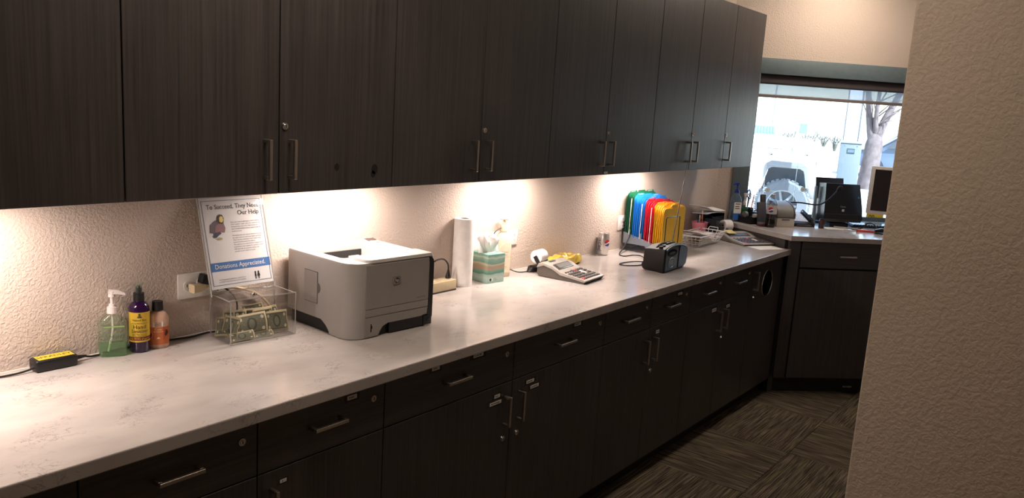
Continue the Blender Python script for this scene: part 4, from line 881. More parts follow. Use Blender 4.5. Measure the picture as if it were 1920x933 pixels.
fcol = {'green': (12, 84, 56), 'blue': (22, 124, 214), 'red': (214, 32, 62), 'yellow': (232, 186, 44)}
order = ['green'] * 4 + ['blue'] * 6 + ['red'] * 5 + ['yellow'] * 5
words = ['hindmost', 'second', 'third', 'fourth', 'fifth', 'sixth']
cnt = {}; n_f = len(order)
for i, c in enumerate(order):
    k = cnt.get(c, 0); cnt[c] = k + 1
    y = 2.168 - i * (.218 / (n_f - 1)); zb = CT + .046 + .044 * max(0, min(1, (y - 1.95) / .2)); h_ = .232 - .018 * i / n_f + rnd.uniform(-.004, .004)
    tot = order.count(c); wd = 'hindmost' if k == 0 else ('foremost' if k == tot - 1 else words[k])
    lab = f'{wd} {c} file folder in the wire rack' + ('' if k in (0, tot - 1) else ', counted from the wall'); 
    if i == n_f - 1: lab = 'foremost yellow file folder, its whole face seen through the wire loop'
    t = thing('file_folder', lab, 'folder', (3.868 + rnd.uniform(-.004, .004) + (.006 if i > 15 else 0), y, zb), R(rnd.uniform(-.5, .5)), 'coloured folders in the wire rack')
    fm = M(c + '_folder_card', fcol[c], .5, var=.04); wd_ = .262
    op = rnd.uniform(.0065, .0095); tabx = [.026, .095, .168][k % 3]; lean_ = rnd.uniform(-.0015, .0015)
    def flap(yo, tab, hh):
        P_ = [(0, 0), (wd_, 0), (wd_, hh - .012), (wd_ - .012, hh)]
        if tab is not None: P_ += [(tab + .080, hh), (tab + .076, hh + .009), (tab + .004, hh + .009), (tab, hh)]
        P_ += [(.022, hh), (.012, hh - .003), (.004, hh - .011), (0, hh - .024)]
        b_ = B().holed(P_, [], lambda p: (p[0], yo * min(1, p[1] / .08) + lean_ * p[1] / hh, p[1])); return b_
    flap(op * .5, tabx, h_).obj('back_flap', fm, t, smooth=0, solid=.0009); flap(-op * .5, None, h_ - .006).obj('front_flap', fm, t, smooth=0, solid=.0009)
    if k % 2 == 0: B().bx(tabx + .010, tabx + .062, op * .5 + lean_ - .0015, op * .5 + lean_ - .0006, h_ + .0005, h_ + .008).obj('tab_label', M(c + '_tab_label', tuple(int(v * .5 + 90) for v in fcol[c]), .4), t, smooth=0)
    if i in (2, 8, 13): B().bx(-.002, wd_ - .01, -.0012, .0012, .002, h_ - .03).obj('loose_papers', PAPER, t, smooth=0)

# ------------------------------------------------------------------ wire basket, papers, cup, file box
t = thing('wire_basket', 'white wire letter basket full of papers by the folders', 'basket', (4.30, 1.915, CT), R(2))
WW = M('white_wire', (238, 234, 232), .4); bw, bd_, bh = .395, .165, .066
def ring(k, z): i_ = .05 * (1 - k); return [(i_, i_ * .5, z), (bw - i_, i_ * .5, z), (bw - i_, bd_ - i_ * .5, z), (i_, bd_ - i_ * .5, z)]
b = B().tube([(bw, 0, bh + .002), (bw, bd_, bh + .002), (0, bd_, bh + .002), (0, 0, bh + .002)], .003, 6, 1, True).tube([(bw - .004, .05, bh), (bw + .012, .055, bh + .018), (bw + .012, .11, bh + .018), (bw - .004, .115, bh)], .0025, 6, 1); b.obj('rim_wire', WW, t)
b = B()
for k in (.15, .45, .75): b.tube(ring(k, .006 + (bh - .006) * k), .0014, 5, 1, True)
n_ = 20
for i in range(n_ + 1):
    x0 = .05 + (bw - .1) * i / n_; x1 = bw * i / n_
    b.tube([(x1, 0, bh), (x0, .025, .004), (x0, bd_ - .025, .004), (x1, bd_, bh)], .0014, 5, 0)
for j in range(7):
    y0 = .025 + (bd_ - .05) * j / 6; y1 = bd_ * j / 6
    b.tube([(0, y1, bh), (.05, y0, .004), (bw - .05, y0, .004), (bw, y1, bh)], .0014, 5, 0)
b.obj('mesh_wire', WW, t)
for k, lab in enumerate(['lowest paper sheaf in the white wire basket', 'second paper sheaf up in the white wire basket', 'third paper sheaf up in the white wire basket', 'top printed sheet curling over the white wire basket']):
    def fpap(u, v, k=k): return Vector((-.155 + .29 * u - .02 * k, -.062 + .124 * v, (.003 + .016 * k) + (.018 * (1 - u) ** 2 * k / 1.5) + .003 * math.sin(5 * u + k)))
    o = thing('paper_sheet', lab, 'paper', (4.495, 2.002, CT + .012), R(2 + k), 'papers in the wire basket')
    B().sheet(fpap, 12, 3).obj('sheet', M('paper_warm', (236, 222, 212), .8) if k % 2 else PAPER, o, solid=.0016)
    if k == 3:
        b = B()
        for q_ in range(3): b.bx(-.05, .03, -.03 + .012 * q_, -.026 + .012 * q_, .0655, .0659)
        b.obj('printed_lines', INK, o)
PNK = M('pink_cup', (216, 128, 142), .45)
cx, cy = 4.72, 2.115; t = thing('pen_cup', 'pink pail-shaped cup holding pens', 'cup', (cx, cy, CT))
B().lathe([(.0, 0), (.036, 0), (.0385, .004), (.050, .098), (.052, .101), (.050, .102), (.047, .098), (.036, .006), (0, .005)], 32, cap=False).obj('cup', PNK, t, smooth=50)
for i, (dx_, dy_, tx_, ty_, col, L_, nm, lab) in enumerate([(.018, -.012, .02, .01, (232, 132, 72), .165, 'pencil', 'orange pencil with a white tip standing in the pink cup'), (-.024, .0, -.16, .02, (60, 80, 150), .130, 'pen', 'blue pen leaning left in the pink cup'), (.030, .014, .05, .05, (206, 200, 190), .135, 'pen', 'pale grey pen on the right of the pink cup'), (-.012, -.016, -.1, -.05, (196, 60, 50), .118, 'pen', 'red-capped pen in front of the blue one in the pink cup'), (.004, .02, .10, .1, (40, 40, 44), .14, 'pen', 'black pen at the back of the pink cup')]):
    o = thing(nm, lab, 'pen', (cx + dx_ * .6, cy + dy_ * .6, CT + .007), 0, 'pens in the pink cup'); d_ = Vector((tx_, ty_, 1)).normalized() * L_
    B().cyl((0, 0, 0), d_ * .86, .0042, n=10).obj('barrel', M(f'pen_{i}', col, .35), o); B().cyl(d_ * .86, d_, .0042, .0036 if i != 0 else .003, n=10).obj('tip', PAPER if i in (0, 2) else BLACK, o)
NB = M('navy_black_plastic', (30, 36, 46), .35)
def bin_(name, lab, x0, x1, y0, y1, h_, mt):
    cx_, cy_ = (x0 + x1) / 2, (y0 + y1) / 2; o = thing(name, lab, 'organizer', (cx_, cy_, CT)); w2, d2 = (x1 - x0) / 2, (y1 - y0) / 2
    B().bx(-w2, w2, -d2, d2, 0, .004).bx(-w2, w2, d2 - .004, d2, .004, h_).bx(w2 - .004, w2, -d2, d2 - .004, .004, h_).bx(-w2, -w2 + .004, -d2, d2 - .004, .004, h_ * .98).bx(-w2 + .004, w2 - .004, -d2, -d2 + .004, .004, h_ * .9).obj('shell', mt, o)
    return o
bin_('file_holder', 'large black file holder box at the wall behind the pink cup', 4.83, 5.025, 2.085, 2.185, .14, BLACK)
bin_('file_holder', 'narrow navy-black holder between the pink cup and larger black box', 4.78, 4.825, 2.03, 2.12, .125, NB)
for k, (lab, x, rz, zz) in enumerate([('grey envelope lying atop the black file holder', 4.885, 3, .1425), ('upper crumpled white paper atop the black file holder', 4.87, -5, .160)]):
    def fs(u, v, k=k): return Vector((-.17 + .30 * u, -.055 + .10 * v, .006 * math.sin(4 * u + k) + (.028 * k + .006) * max(0, .5 - u) * 2 * (1 - .4 * v) + .006 + .012 * k * v))
    o = tag(B().sheet(fs, 10, 5).obj('envelope', M('grey_paper', (186, 186, 192), .8) if k == 0 else PAPER, None, (x, 2.135, CT + zz), (0, 0, R(rz)), solid=.003), lab, 'paper', 'papers on the file holder')
cord('loop_cord', 'short black cord hump right of the black file holder', [(5.035, 2.155, zc), (5.035, 2.155, .965), (5.05, 2.14, .985), (5.07, 2.12, .965), (5.07, 2.118, zc)], .0028)

# second adding machine and sheet of paper
co2 = (4.640, 1.815, CT); ca2_ = R(-28)
calculator('beige-grey adding machine with a sticky note at the counter end', (4.664, 1.790, CT + .0012), ca2_, M('calculator_warm_grey', (160, 152, 142), .45), M('calculator_warm_dark', (120, 112, 104), .5), 1.2, True, .6)
paper_roll('big white paper roll at the back of the beige-grey adding machine', (4.940, 2.030, CT + .072), R(-28), .036, .060)
tag(B().sheet(lambda u, v: Vector((-.10 + .2 * u, -.05 + .12 * v, .0006 + .0004 * math.sin(5 * u))), 6, 3).obj('paper_sheet', PAPER, None, (4.735, 1.672, CT + .0001), (0, 0, R(-26)), solid=.0003), 'white paper sheet under the beige-grey adding machine', 'paper')

# ------------------------------------------------------------------ things on the window counter
def DL(u, n, z=DT): x, y = D(u, n); return (x, y, z)
# tape dispenser
t = thing('tape_dispenser', 'large black tape dispenser at the left end of the window counter', 'dispenser', (5.060, 1.915, DT), R(66))
pr = [(0, 0), (.175, 0), (.178, .02), (.172, .062), (.150, .066), (.12, .05), (.085, .036), (.055, .04), (.03, .05), (.012, .052), (0, .03)]
B().prism(pr, -.068, 0, 'y').obj('base', BLACK, t); B().lathe([(.010, -.010), (.022, -.010), (.022, .010), (.010, .010)], 28, mx=T(.092, -.034, .050) @ Matrix.Rotation(PI / 2, 4, 'X')).obj('tape_reel', M('pale_tape', (120, 117, 112), .4), t)
B().bx(-.006, .012, -.052, -.016, .045, .068, .004).obj('cutter', M('cutter_grey', (176, 172, 164), .4), t)
# sanitizer bottles
t = thing('pump_bottle', 'tall clear sanitizer bottle with a dark blue pump by the window', 'bottle', DL(-.140, .535), R45 + R(8))
CLB = clear('clear_blue_plastic', (222, 236, 246), .05, .07, .7, .08, (214, 228, 240))
B().loft([ovalring(.032, .024, 0, .016), ovalring(.035, .026, .004, .02), ovalring(.035, .026, .135, .02), ovalring(.031, .024, .160, .02), ovalring(.014, .014, .182, .0138), ovalring(.0125, .0125, .190, .0124)]).obj('bottle', CLB, t, smooth=50)
BLP = M('cobalt_pump', (36, 50, 150), .35); pump(B(), .188, .0155, .052, .032, -1).obj('pump_head', BLP, t)
B().prism(rrect(-.026, .028, .055, .128, .003), -.0270, -.0263, 'y').obj('label', PAPER, t); B().prism(rrect(-.026, .028, .012, .056, .003), -.0270, -.0263, 'y').obj('label_wave', M('label_blue', (58, 110, 190), .4), t)
b = B()
for z_, w_ in ((.115, .036), (.098, .03), (.085, .034)): b.bx(-.018, -.018 + w_, -.0274, -.0268, z_, z_ + .005)
b.obj('printed_lines', BLKINK, t)
t = thing('pump_bottle', 'small clear bottle with white pump and bright green soap', 'bottle', DL(-.070, .556), R45 + R(10)); t.scale = (1, 1, 1.13)
B().loft([ovalring(.024, .016, 0, .012), ovalring(.026, .018, .003, .014), ovalring(.026, .018, .078, .014), ovalring(.016, .012, .092, .011), ovalring(.011, .011, .097, .0109)]).obj('bottle', CLR, t, smooth=50)
B().loft([ovalring(.024, .016, .003, .012), ovalring(.0248, .0168, .077, .013)]).obj('soap', clear('bright_green_soap', (70, 190, 70), .1, .03, .3, .35, (60, 200, 70)), t, smooth=50); pump(B(), .096, .013, .055, .044).obj('pump_head', PUMPW, t)
# mesh organizer with odds and ends
MB_ = M('black_mesh_metal', (38, 37, 40), .4, .5)
t = thing('mesh_organizer', 'black wire mesh desk organizer between the soap and soda bottle', 'organizer', DL(-.035, .462), R45)
b = B(); w_, d2, h_ = .105, .07, .085
for z in (.002, .045, .085): b.tube([(0, 0, z), (w_, 0, z), (w_, d2, z), (0, d2, z)], .0022, 5, 1, True)
for k in range(13): b.tube([(w_ * k / 12, 0, 0), (w_ * k / 12, 0, h_)], .0009, 4, 0).tube([(w_ * k / 12, d2, 0), (w_ * k / 12, d2, h_)], .0009, 4, 0)
for k in range(9): b.tube([(0, d2 * k / 8, 0), (0, d2 * k / 8, h_)], .0009, 4, 0).tube([(w_, d2 * k / 8, 0), (w_, d2 * k / 8, h_)], .0009, 4, 0)
for z in (.015, .03, .06, .072): b.tube([(0, 0, z), (w_, 0, z), (w_, d2, z), (0, d2, z)], .0009, 4, 1, True)
b.obj('mesh_wire', MB_, t); B().bx(.002, w_ - .002, .002, d2 - .002, .0005, .003).obj('floor_plate', MB_, t)
for k, (u, n, s_, nm, col, lab) in enumerate([(-.005, .492, .03, 'stamp', (110, 86, 76), 'brown rubber stamp inside the mesh organizer'), (.036, .498, .026, 'stamp', (70, 58, 60), 'dark rubber stamp right of the brown one in mesh organizer')]):
    o = thing(nm, lab, 'stamp', DL(u, n, DT + .0035), R45 + R(20 * k), 'stamps in the mesh organizer'); B().bx(-s_ / 2, s_ / 2, -.012, .012, 0, .02, .003).obj('stamp_block', M('stamp_block', (60, 52, 50), .5), o); B().lathe([(.006, .02), (.007, .04), (.012, .055), (.010, .066), (.003, .070)], 16).obj('stamp_handle', M(f'stamp_{k}', col, .4), o)
# scissors and pen standing in a tall cup near the jamb
t = thing('pen_cup', 'dark cup behind the mesh organizer holding blue scissors', 'cup', DL(-.028, .578)); B().lathe([(0, 0), (.030, 0), (.032, .09), (.030, .09), (.028, .005), (0, .005)], 24, cap=False).obj('cup', BLACK, t)
t = thing('scissors', 'blue handled scissors standing in the dark cup at the window', 'scissors', DL(-.040, .575, DT + .008), R45)
SB_ = M('scissor_blue', (40, 92, 176), .35); B().tube([(.0 + .010 * math.cos(a_ * PI / 6), 0, .175 + .026 * math.sin(a_ * PI / 6)) for a_ in range(12)], .0042, 7, 2, True).tube([(.0 + .006 * math.cos(a_ * PI / 6) + .013, .006, .160 + .020 * math.sin(a_ * PI / 6)) for a_ in range(12)], .0038, 7, 2, True).obj('handle_loops', SB_, t); B().prism([(-.004, 0), (.012, .15), (-.004, .15)], -.001, .001, 'y').obj('blades', CHROME, t)
t = thing('pen', 'orange pen standing beside the blue scissors', 'pen', DL(-.018, .580, DT + .008), R45); B().cyl((0, 0, 0), (.018, 0, .155), .004, n=10).obj('barrel', M('pen_orange', (232, 120, 52), .4), t); B().cyl((.018, 0, .155), (.020, 0, .172), .004, .003, n=10).obj('tip', PAPER, t)
# card terminal
t = thing('card_terminal', 'dark grey card terminal standing upright behind the soda bottle', 'terminal', DL(-.036, .385), R45 + R(4))
B().bx(-.004, .066, -.005, .06, 0, .014, .003).obj('stand', BLACK, t); B().box((.030, .030, .080), (.062, .022, .135), .006, 2, (R(-14), 0, 0)).obj('terminal_body', M('terminal_grey', (72, 70, 78), .5), t); B().box((.044, .056, .165), (.034, .02, .06), .004, 2, (R(-20), R(4), 0)).obj('terminal_head', M('terminal_dark', (56, 53, 58), .5), t)
for k, lab in enumerate(['lower small dark red box beside the black tape dispenser', 'upper small grey box beside the black tape dispenser']):
    tag(B().bx(-.026, .026, -.018, .018, 0, .012, .002).obj('small_box', M(('dark_red_card', 'grey_card_box')[k], ((96, 52, 54), (120, 112, 112))[k], .6), None, DL(-.030 + .003 * k, .348, DT + .0125 * k), (0, 0, R45 + R(6 * k))), lab, 'box')
# soda bottle
t = thing('soda_bottle', 'plastic soda bottle with silver label and dark cola', 'bottle', DL(.013, .318), FACE(5.07, 1.79) + PI / 2)
COLA = M('dark_cola', (20, 13, 14), .08, spec=.6)
b = bmesh.new(); rings = []
for r_, z in ((.020, .004), (.029, .001), (.0325, .012), (.0325, .030), (.029, .045), (.0285, .060), (.0315, .078), (.0315, .086)):
    am = .10 if z < .05 else .03; rings.append([(r_ * (1 - am * (.5 + .5 * math.cos(5 * 2 * PI * i / 40))) * math.cos(2 * PI * i / 40), r_ * (1 - am * (.5 + .5 * math.cos(5 * 2 * PI * i / 40))) * math.sin(2 * PI * i / 40), max(z, 0)) for i in range(40)])
B().loft(rings).obj('cola', COLA, t, smooth=50)
B().lathe([(.0318, .086), (.0322, .09), (.0322, .138), (.031, .146)], 36, cap=False).obj('label', M('silver_label', (196, 190, 188), .4), t, smooth=50)
B().lathe([(.0315, .140), (.0315, .148), (.028, .164), (.019, .182), (.0125, .192), (.0118, .198)], 36, cap=False).obj('clear_neck', clear('bottle_clear', (236, 244, 250), .04, .08, .8), t, smooth=50)
B().cyl((0, 0, .196), (0, 0, .212), .014, .0135, 22).obj('cap', M('pale_grey_cap', (190, 176, 170), .4), t)
globe(t, .0323, -.006, .114, .017)
B().text('pepsi', .016, None, wrap(.0328, z0=.112), sx=.6).obj('lettering', M('silver_print', (120, 112, 120), .4), t, smooth=0) if False else None
# receipt printer
BG = M('printer_beige', (196, 188, 176), .5); BGD = M('receipt_cover_grey', (128, 126, 122), .45); BRW = M('receipt_trim', (86, 78, 78), .45)
t = thing('receipt_printer', 'beige receipt printer with a rounded grey cover beside the soda bottle', 'printer', DL(.068, .339), R45)
B().bx(0, .120, 0, .15, 0, .058, .003).obj('lower_body', BG, t)
B().bx(.0, .120, -.001, .149, .058, .066).bx(.114, .1215, -.0015, .15, .058, .09).obj('dark_band', BRW, t); B().bx(.03, .085, -.002, .0, .044, .052, .001).obj('paper_exit', BRW, t)
cv = [(0, .066), (0, .130), (.035, .150), (.07, .148), (.115, .125), (.149, .08), (.149, .066)]
B().prism([(.004, .066), (.004, .082)] + [(.004 + .145 * (1 - math.cos(k * PI / 16)) , .082 + .075 * math.sin(k * PI / 16)) for k in range(1, 9)] + [(.149, .066)], .003, .112, 'x').obj('cover', BGD, t, smooth=40)
B().prism([(.002, .066), (.002, .084)] + [(.002 + .147 * (1 - math.cos(k * PI / 16)), .084 + .076 * math.sin(k * PI / 16)) for k in range(1, 9)] + [(.150, .066)], .112, .1205, 'x').obj('side_trim', BRW, t, smooth=40)
# intercom base, gooseneck microphone
t = thing('intercom_base', 'black wedge-shaped intercom with a pale key panel and coil', 'intercom', DL(.212, .400), R45)
B().prism([(0, 0), (.17, 0), (.17, .075), (.12, .062), (.02, .030), (0, .022)], .0, .150, 'x').obj('case', BLACK, t)
B().prism([(.020, .0305), (.12, .0625), (.158, .073), (.158, .077), (.118, .066), (.020, .034)], .006, .112, 'x').obj('key_panel', M('pale_key_panel', (206, 208, 212), .4), t)
b = B()
for r_ in range(4):
    for c in range(6): b.box((.016 + c * .0175, .035 + r_ * .026, .039 + r_ * .0083), (.013, .017, .003), .001, 1, (R(17.7), 0, 0))
o = b.obj('keys', M('pale_keys', (226, 228, 230), .4), t); o['kind'] = 'stuff'
b = B().tube([(.132 + .011 * math.cos(a_ * 1.05), .01 + .0019 * a_, .038 + .0006 * a_ + .011 * math.sin(a_ * 1.05)) for a_ in range(80)], .0026, 5, 2); b.obj('coil_cord', RUBBER, t)
B().prism([(0, .006), (.0, .018)] and [(.02, .006), (.13, .006), (.12, .017), (.03, .017)], -.0015, .001, 'y').obj('front_recess', M('recess_grey', (96, 92, 88), .5), t)
t = thing('gooseneck_microphone', 'black gooseneck microphone curving in front of the document scanner', 'microphone', DL(.200, .612), R45)
B().cyl((0, 0, 0), (0, 0, .012), .024, .021, 24).cyl((0, 0, .012), (0, 0, .022), .012, .008, 16).obj('base', BLACK, t)
def l_of(u, n, z): return (u - .200, n - .612, z - DT)
B().tube([(0, 0, .02), (0, 0, .06), l_of(.197, .60, 1.09), l_of(.190, .545, 1.128), l_of(.198, .47, 1.152), l_of(.24, .40, 1.163), l_of(.315, .345, 1.160), l_of(.36, .335, 1.172), l_of(.40, .328, 1.205), l_of(.448, .324, 1.262)], .005, 8, 6).obj('gooseneck', BLACK, t)
p0 = Vector(l_of(.444, .324, 1.257)); p1 = Vector(l_of(.470, .322, 1.290)); d_ = (p1 - p0).normalized(); q_ = d_.to_track_quat('Z', 'Y').to_matrix().to_4x4()
B().lathe([(.004, -.002), (.010, .004), (.0145, .016), (.0150, .028), (.011, .039), (.003, .043)], 18, mx=Matrix.Translation(p0) @ q_).obj('foam_head', M('foam_black', (24, 24, 28), .9, bump=.6, bs=700), t)
t = thing('dark_bottle', 'tiny dark red-brown container beside the intercom', 'container', DL(.392, .372)); B().lathe([(0, 0), (.016, 0), (.018, .004), (.017, .022), (.019, .030), (.018, .05), (.014, .058), (0, .06)], 20, cap=False).obj('jar', M('maroon_plastic', (66, 34, 38), .3), t); B().cyl((0, 0, .0575), (0, 0, .064), .013, .012, 18).obj('lid', BLACK, t)
# document scanner
SC = M('scanner_black', (24, 26, 32), .3); t = thing('document_scanner', 'black upright document scanner with a tall paper tray', 'scanner', DL(.425, .45), R45)
B().bx(.07, .20, .0, .12, 0, .03, .004).obj('foot', SC, t)
B().loft([[(.005, -.03, .04), (.265, -.03, .04), (.258, .10, .03), (.012, .10, .03)], [(.0, -.036, .06), (.272, -.036, .06), (.266, .11, .05), (.006, .11, .05)], [(.0, -.03, .125), (.268, -.03, .125), (.262, .115, .12), (.006, .115, .12)], [(.006, -.012, .21), (.258, -.012, .21), (.256, .112, .21), (.01, .112, .21)], [(.012, .008, .290), (.250, .008, .290), (.250, .105, .284), (.014, .105, .284)]]).obj('body', SC, t, smooth=20)
B().loft([[(.0, .100, .18), (.20, .100, .18), (.20, .108, .18), (.0, .108, .18)], [(.0, .128, .318), (.196, .128, .318), (.196, .136, .318), (.0, .136, .318)]]).obj('paper_tray', M('tray_black', (40, 44, 52), .35), t)
B().loft([[(-.028, .06, .01), (-.004, .06, .01), (-.004, .075, .01), (-.028, .075, .01)], [(-.016, .09, .26), (-.002, .09, .26), (-.002, .105, .26), (-.016, .105, .26)]]).obj('side_flap', M('flap_grey', (120, 132, 144), .4), t)
B().box((.136, -.0335, .092), (.266, .003, .0025), 0, 1).obj('seam', M('seam_grey', (60, 66, 76), .4), t)
B().text('Canon', .014, T(.130, -.0290, .142) @ Matrix.Rotation(R(-13), 4, 'X') @ TXZ).box((.131, -.0325, .118), (.016, .002, .015)).obj('lettering', M('pale_blue_print', (176, 190, 206), .4), t, smooth=0)
b = B()
for k in range(2): b.cyl((.238, -.014 + .009 * k, .205 - .03 * k), (.238, -.020 + .009 * k, .205 - .03 * k), .007, n=14)
b.obj('button', M('button_blue', (70, 104, 170), .4), t)
# papers and pens in front of the scanner
for k, (u, n, rz, w_, h_, lab) in enumerate([(.475, .385, 4, .12, .10, 'white printed slip lying in front of the document scanner'), (.50, .40, -8, .15, .09, 'upper white sheet tucked under the document scanner front'), (.66, .37, 14, .10, .06, 'peach paper slip under the silver pen')]):
    o = tag(B().bx(-w_ / 2, w_ / 2, -h_ / 2, h_ / 2, 0, .0006).obj('paper_slip', PAPER if k < 2 else M('peach_paper', (232, 186, 160), .7), None, DL(u, n, DT + .0008 * k), (0, 0, R45 + R(rz)), smooth=0), lab, 'paper')
def pen_(nm, lab, u, n, rz, L_, col, z=.006, r=.0055):
    o = thing(nm, lab, 'pen', DL(u, n, DT + z), R45 + R(rz)); B().cyl((-L_ / 2, 0, 0), (L_ * .38, 0, 0), r, n=10).obj('barrel', M(nm + '_%d_%d_%d' % col, col, .3), o); B().cyl((L_ * .38, 0, 0), (L_ / 2, 0, 0), r * .9, .001, 10).obj('tip', CHROME, o)
pen_('pen', 'silver-grey pen lying on the papers in front of the scanner', .575, .37, -22, .17, (150, 154, 160), .0085)
pen_('marker', 'red marker lying near the partition on the window counter', .650, .262, -16, .13, (206, 62, 50), .0075, .007)
# keyboard and cables, monitor
t = thing('keyboard', 'black keyboard with glossy keys right of the scanner', 'keyboard', DL(.72, .535), R45 + R(-6))
B().bx(-.035, .30, -.06, .07, 0, .016, .004).obj('case', BLACK, t); KG = M('glossy_key', (44, 46, 52), .12); km_ = B().loft([[(x, y, 0) for x, y in rrect(-.008, .008, -.008, .008, .001, 1)], [(x * .8, y * .8, .006) for x, y in rrect(-.008, .008, -.008, .008, .001, 1)]]).mesh('key', KG)
for r_ in range(6):
    for c in range(16): put('key', km_, t, (-.024 + c * .0195, -.048 + r_ * .0195, .0155), (R(4), 0, 0))
t = thing('monitor', 'white framed monitor with a dark screen at the partition edge', 'monitor', DL(.675, .345), R45 + R(-28))
B().bx(.0, .36, .0, .022, .115, .425, .004).obj('bezel', M('monitor_white', (222, 216, 210), .4), t); B().bx(.022, .338, -.0012, .0005, .137, .405).obj('screen', M('screen_dark', (46, 40, 42), .15), t); B().bx(-.002, .0, .004, .018, .12, .42).obj('frame_side', M('monitor_side', (96, 100, 128), .4), t)
B().bx(.05, .31, .022, .05, .15, .39, .01).obj('rear_shell', BLACK, t); B().bx(.155, .205, .03, .05, .01, .16, .004).bx(.10, .26, -.02, .13, 0, .012, .005).obj('stand', BLACK, t)
cord('cable', 'black cable curling between the keyboard and the monitor', [DL(.655, .46, DT + .006), DL(.672, .37, DT + .010), DL(.68, .32, DT + .05), DL(.70, .29, DT + .055), DL(.725, .265, DT + .02), DL(.735, .245, DT + .006), DL(.79, .20, DT + .006)], .004)
t = thing('stapler', 'black stapler with a pale stripe by the partition edge', 'stapler', DL(.695, .215), R45 + R(-20)); B().bx(-.02, .14, -.016, .016, 0, .008, .002).obj('base', BLACK, t); B().prism([(-.018, .010), (.14, .014), (.14, .028), (.02, .036), (-.018, .026)], -.013, .013, 'y').obj('arm', BLACK, t); B().prism([(-.016, .0265), (.02, .0365), (.13, .0295), (.13, .0305), (.02, .0385), (-.016, .0285)], -.004, .004, 'y').obj('stripe', M('pale_stripe', (206, 214, 220), .3), t)

# ------------------------------------------------------------------ roller blind and clear shield on the window
t = thing('roller_blind', 'grey sheer roller blind pulled a little down at the window head', 'blind', (COR[0], COR[1], 0), R45)
B().bx(.217, 1.78, .012, .075, 1.917, 1.978, .012, 3).obj('roller_tube', M('blind_fabric_dark', (88, 80, 82), .7), t)
SHEER = clear('sheer_blind_cloth', (208, 212, 218), .6, .0, .02, .5, (190, 194, 198))
B().bx(.217, 1.78, .040, .0412, 1.848, 1.92).obj('sheer_cloth', SHEER, t, smooth=0); B().bx(.217, 1.78, .036, .046, 1.829, 1.850, .003).obj('hem_bar', M('hem_bar_grey', (128, 118, 116), .5), t)
t = thing('window_shield', 'clear plastic shield held by four round standoffs on the window', 'shield', (COR[0], COR[1], 0), R45)
B().bx(.36, .68, .060, .064, 1.14, 1.56).obj('shield_panel', clear('shield_clear', (248, 251, 252), .02, .03, .4), t, smooth=0)
b = B()
for x in (.36, .68, .585): b.bx(x, x + .0022, .0595, .0645, 1.14, 1.40 if x == .585 else 1.56)
b.bx(.36, .68, .0595, .0645, 1.20, 1.2022).bx(.36, .68, .0595, .0645, 1.375, 1.3768); b.obj('polished_edge', ACRE, t, smooth=0)
for x, z, r_ in ((.385, 1.208, .018), (.642, 1.225, .018), (.385, 1.452, .006), (.642, 1.460, .006)):
    o = B().cyl((x, .087, z), (x, .052, z), r_, n=20).obj('standoff', M('white_standoff', (240, 242, 242), .3), t); B().cyl((x, .0525, z), (x, .0505, z), r_ * .14, n=10).obj('screw', BRW, o)
t = thing('window_notice', 'yellow and white lettered notice on the glass behind the keyboard', 'notice', (COR[0], COR[1], 0), R45)
nu = 1.155; B().bx(nu, nu + .13, .084, .0868, 1.02, 1.075).obj('yellow_strip', M('bright_yellow', (244, 214, 70), .5), t); B().bx(nu, nu + .13, .084, .0868, 1.075, 1.11).obj('white_strip', PAPER, t)
B().text('00', .045, T(nu + .04, .0835, 1.05) @ TXZ).text('00', .036, T(nu + .04, .0835, 1.092) @ TXZ).obj('lettering', INK, t, smooth=0)

# ------------------------------------------------------------------ outside
def O(p, dist, z=0):
    """ground point at a bearing given by photo direction; worked out once from survey numbers"""
    return (p[0] * dist, p[1] * dist, z)
GZ = 0.0
GRD = M('sunlit_concrete', (176, 172, 166), .9, vs_=2.)
struct(B().prism([W(-60, .32), W(60, .32), W(60, 140), W(-60, 140)], GZ - .1, GZ).obj('ground', GRD, smooth=0))
def bear(px, d):                                                     # horizontal place at distance d along a bearing (radians from +x)
    return (d * math.cos(px), d * math.sin(px))
def place(deg, d): a_ = R(deg); return (d * math.cos(a_), d * math.sin(a_), GZ)
def facing(deg): return R(deg) - PI / 2                                # local x runs to the right as seen from the room, local y away
# off-road vehicle, seen from its side, nose to the right
JW = M('vehicle_white', (236, 238, 240), .3); JB = M('faded_black_plastic', (112, 114, 118), .6); TIRE = M('glare_lifted_tyre', (88, 92, 98), .9); RIM = M('alloy_rim', (128, 133, 140), .35, .5); JGL = M('vehicle_glass', (60, 66, 72), .1)  # tyre colour is lightened to imitate veiling glare over dark rubber
t = thing('off_road_vehicle', 'white off-road vehicle with dark flat fender and knobbly tyre outside the window', 'vehicle', place(18.65, 13), facing(18.65))
side = [(-3.1, .55), (-2.95, .55), (-2.75, .95), (-2.05, .95), (-1.85, .55), (-.50, .55), (-.40, .80), (-.27, 1.0), (.18, 1.0), (.27, .80), (.33, .70), (.36, .80), (.36, 1.36), (.30, 1.41), (-.75, 1.43), (-.80, 1.22), (-3.1, 1.22)]
b = B().holed(side, [], lambda p: (p[0], .10, p[1])).holed(side, [], lambda p: (p[0], 1.55, p[1])); b.loft([[(x, .10, z) for x, z in side], [(x, 1.55, z) for x, z in side]], False); bmesh.ops.recalc_face_normals(b.bm, faces=b.bm.faces[:]); b.obj('body', JW, t, smooth=20)
B().loft([[(x, .13, z) for x, z in ((-.78, 1.22), (-3.1, 1.22), (-3.1, 1.86), (-.95, 1.86))], [(x, 1.52, z) for x, z in ((-.78, 1.22), (-3.1, 1.22), (-3.1, 1.86), (-.95, 1.86))]]).obj('cab', JW, t, smooth=0)
for x0, x1 in ((-1.85, -1.02), (-3.0, -1.95)): B().prism([(x0, 1.28), (x1, 1.28), (x1 - .06, 1.78), (x0, 1.78)], .122, .132, 'y').obj('side_window', JGL, t)
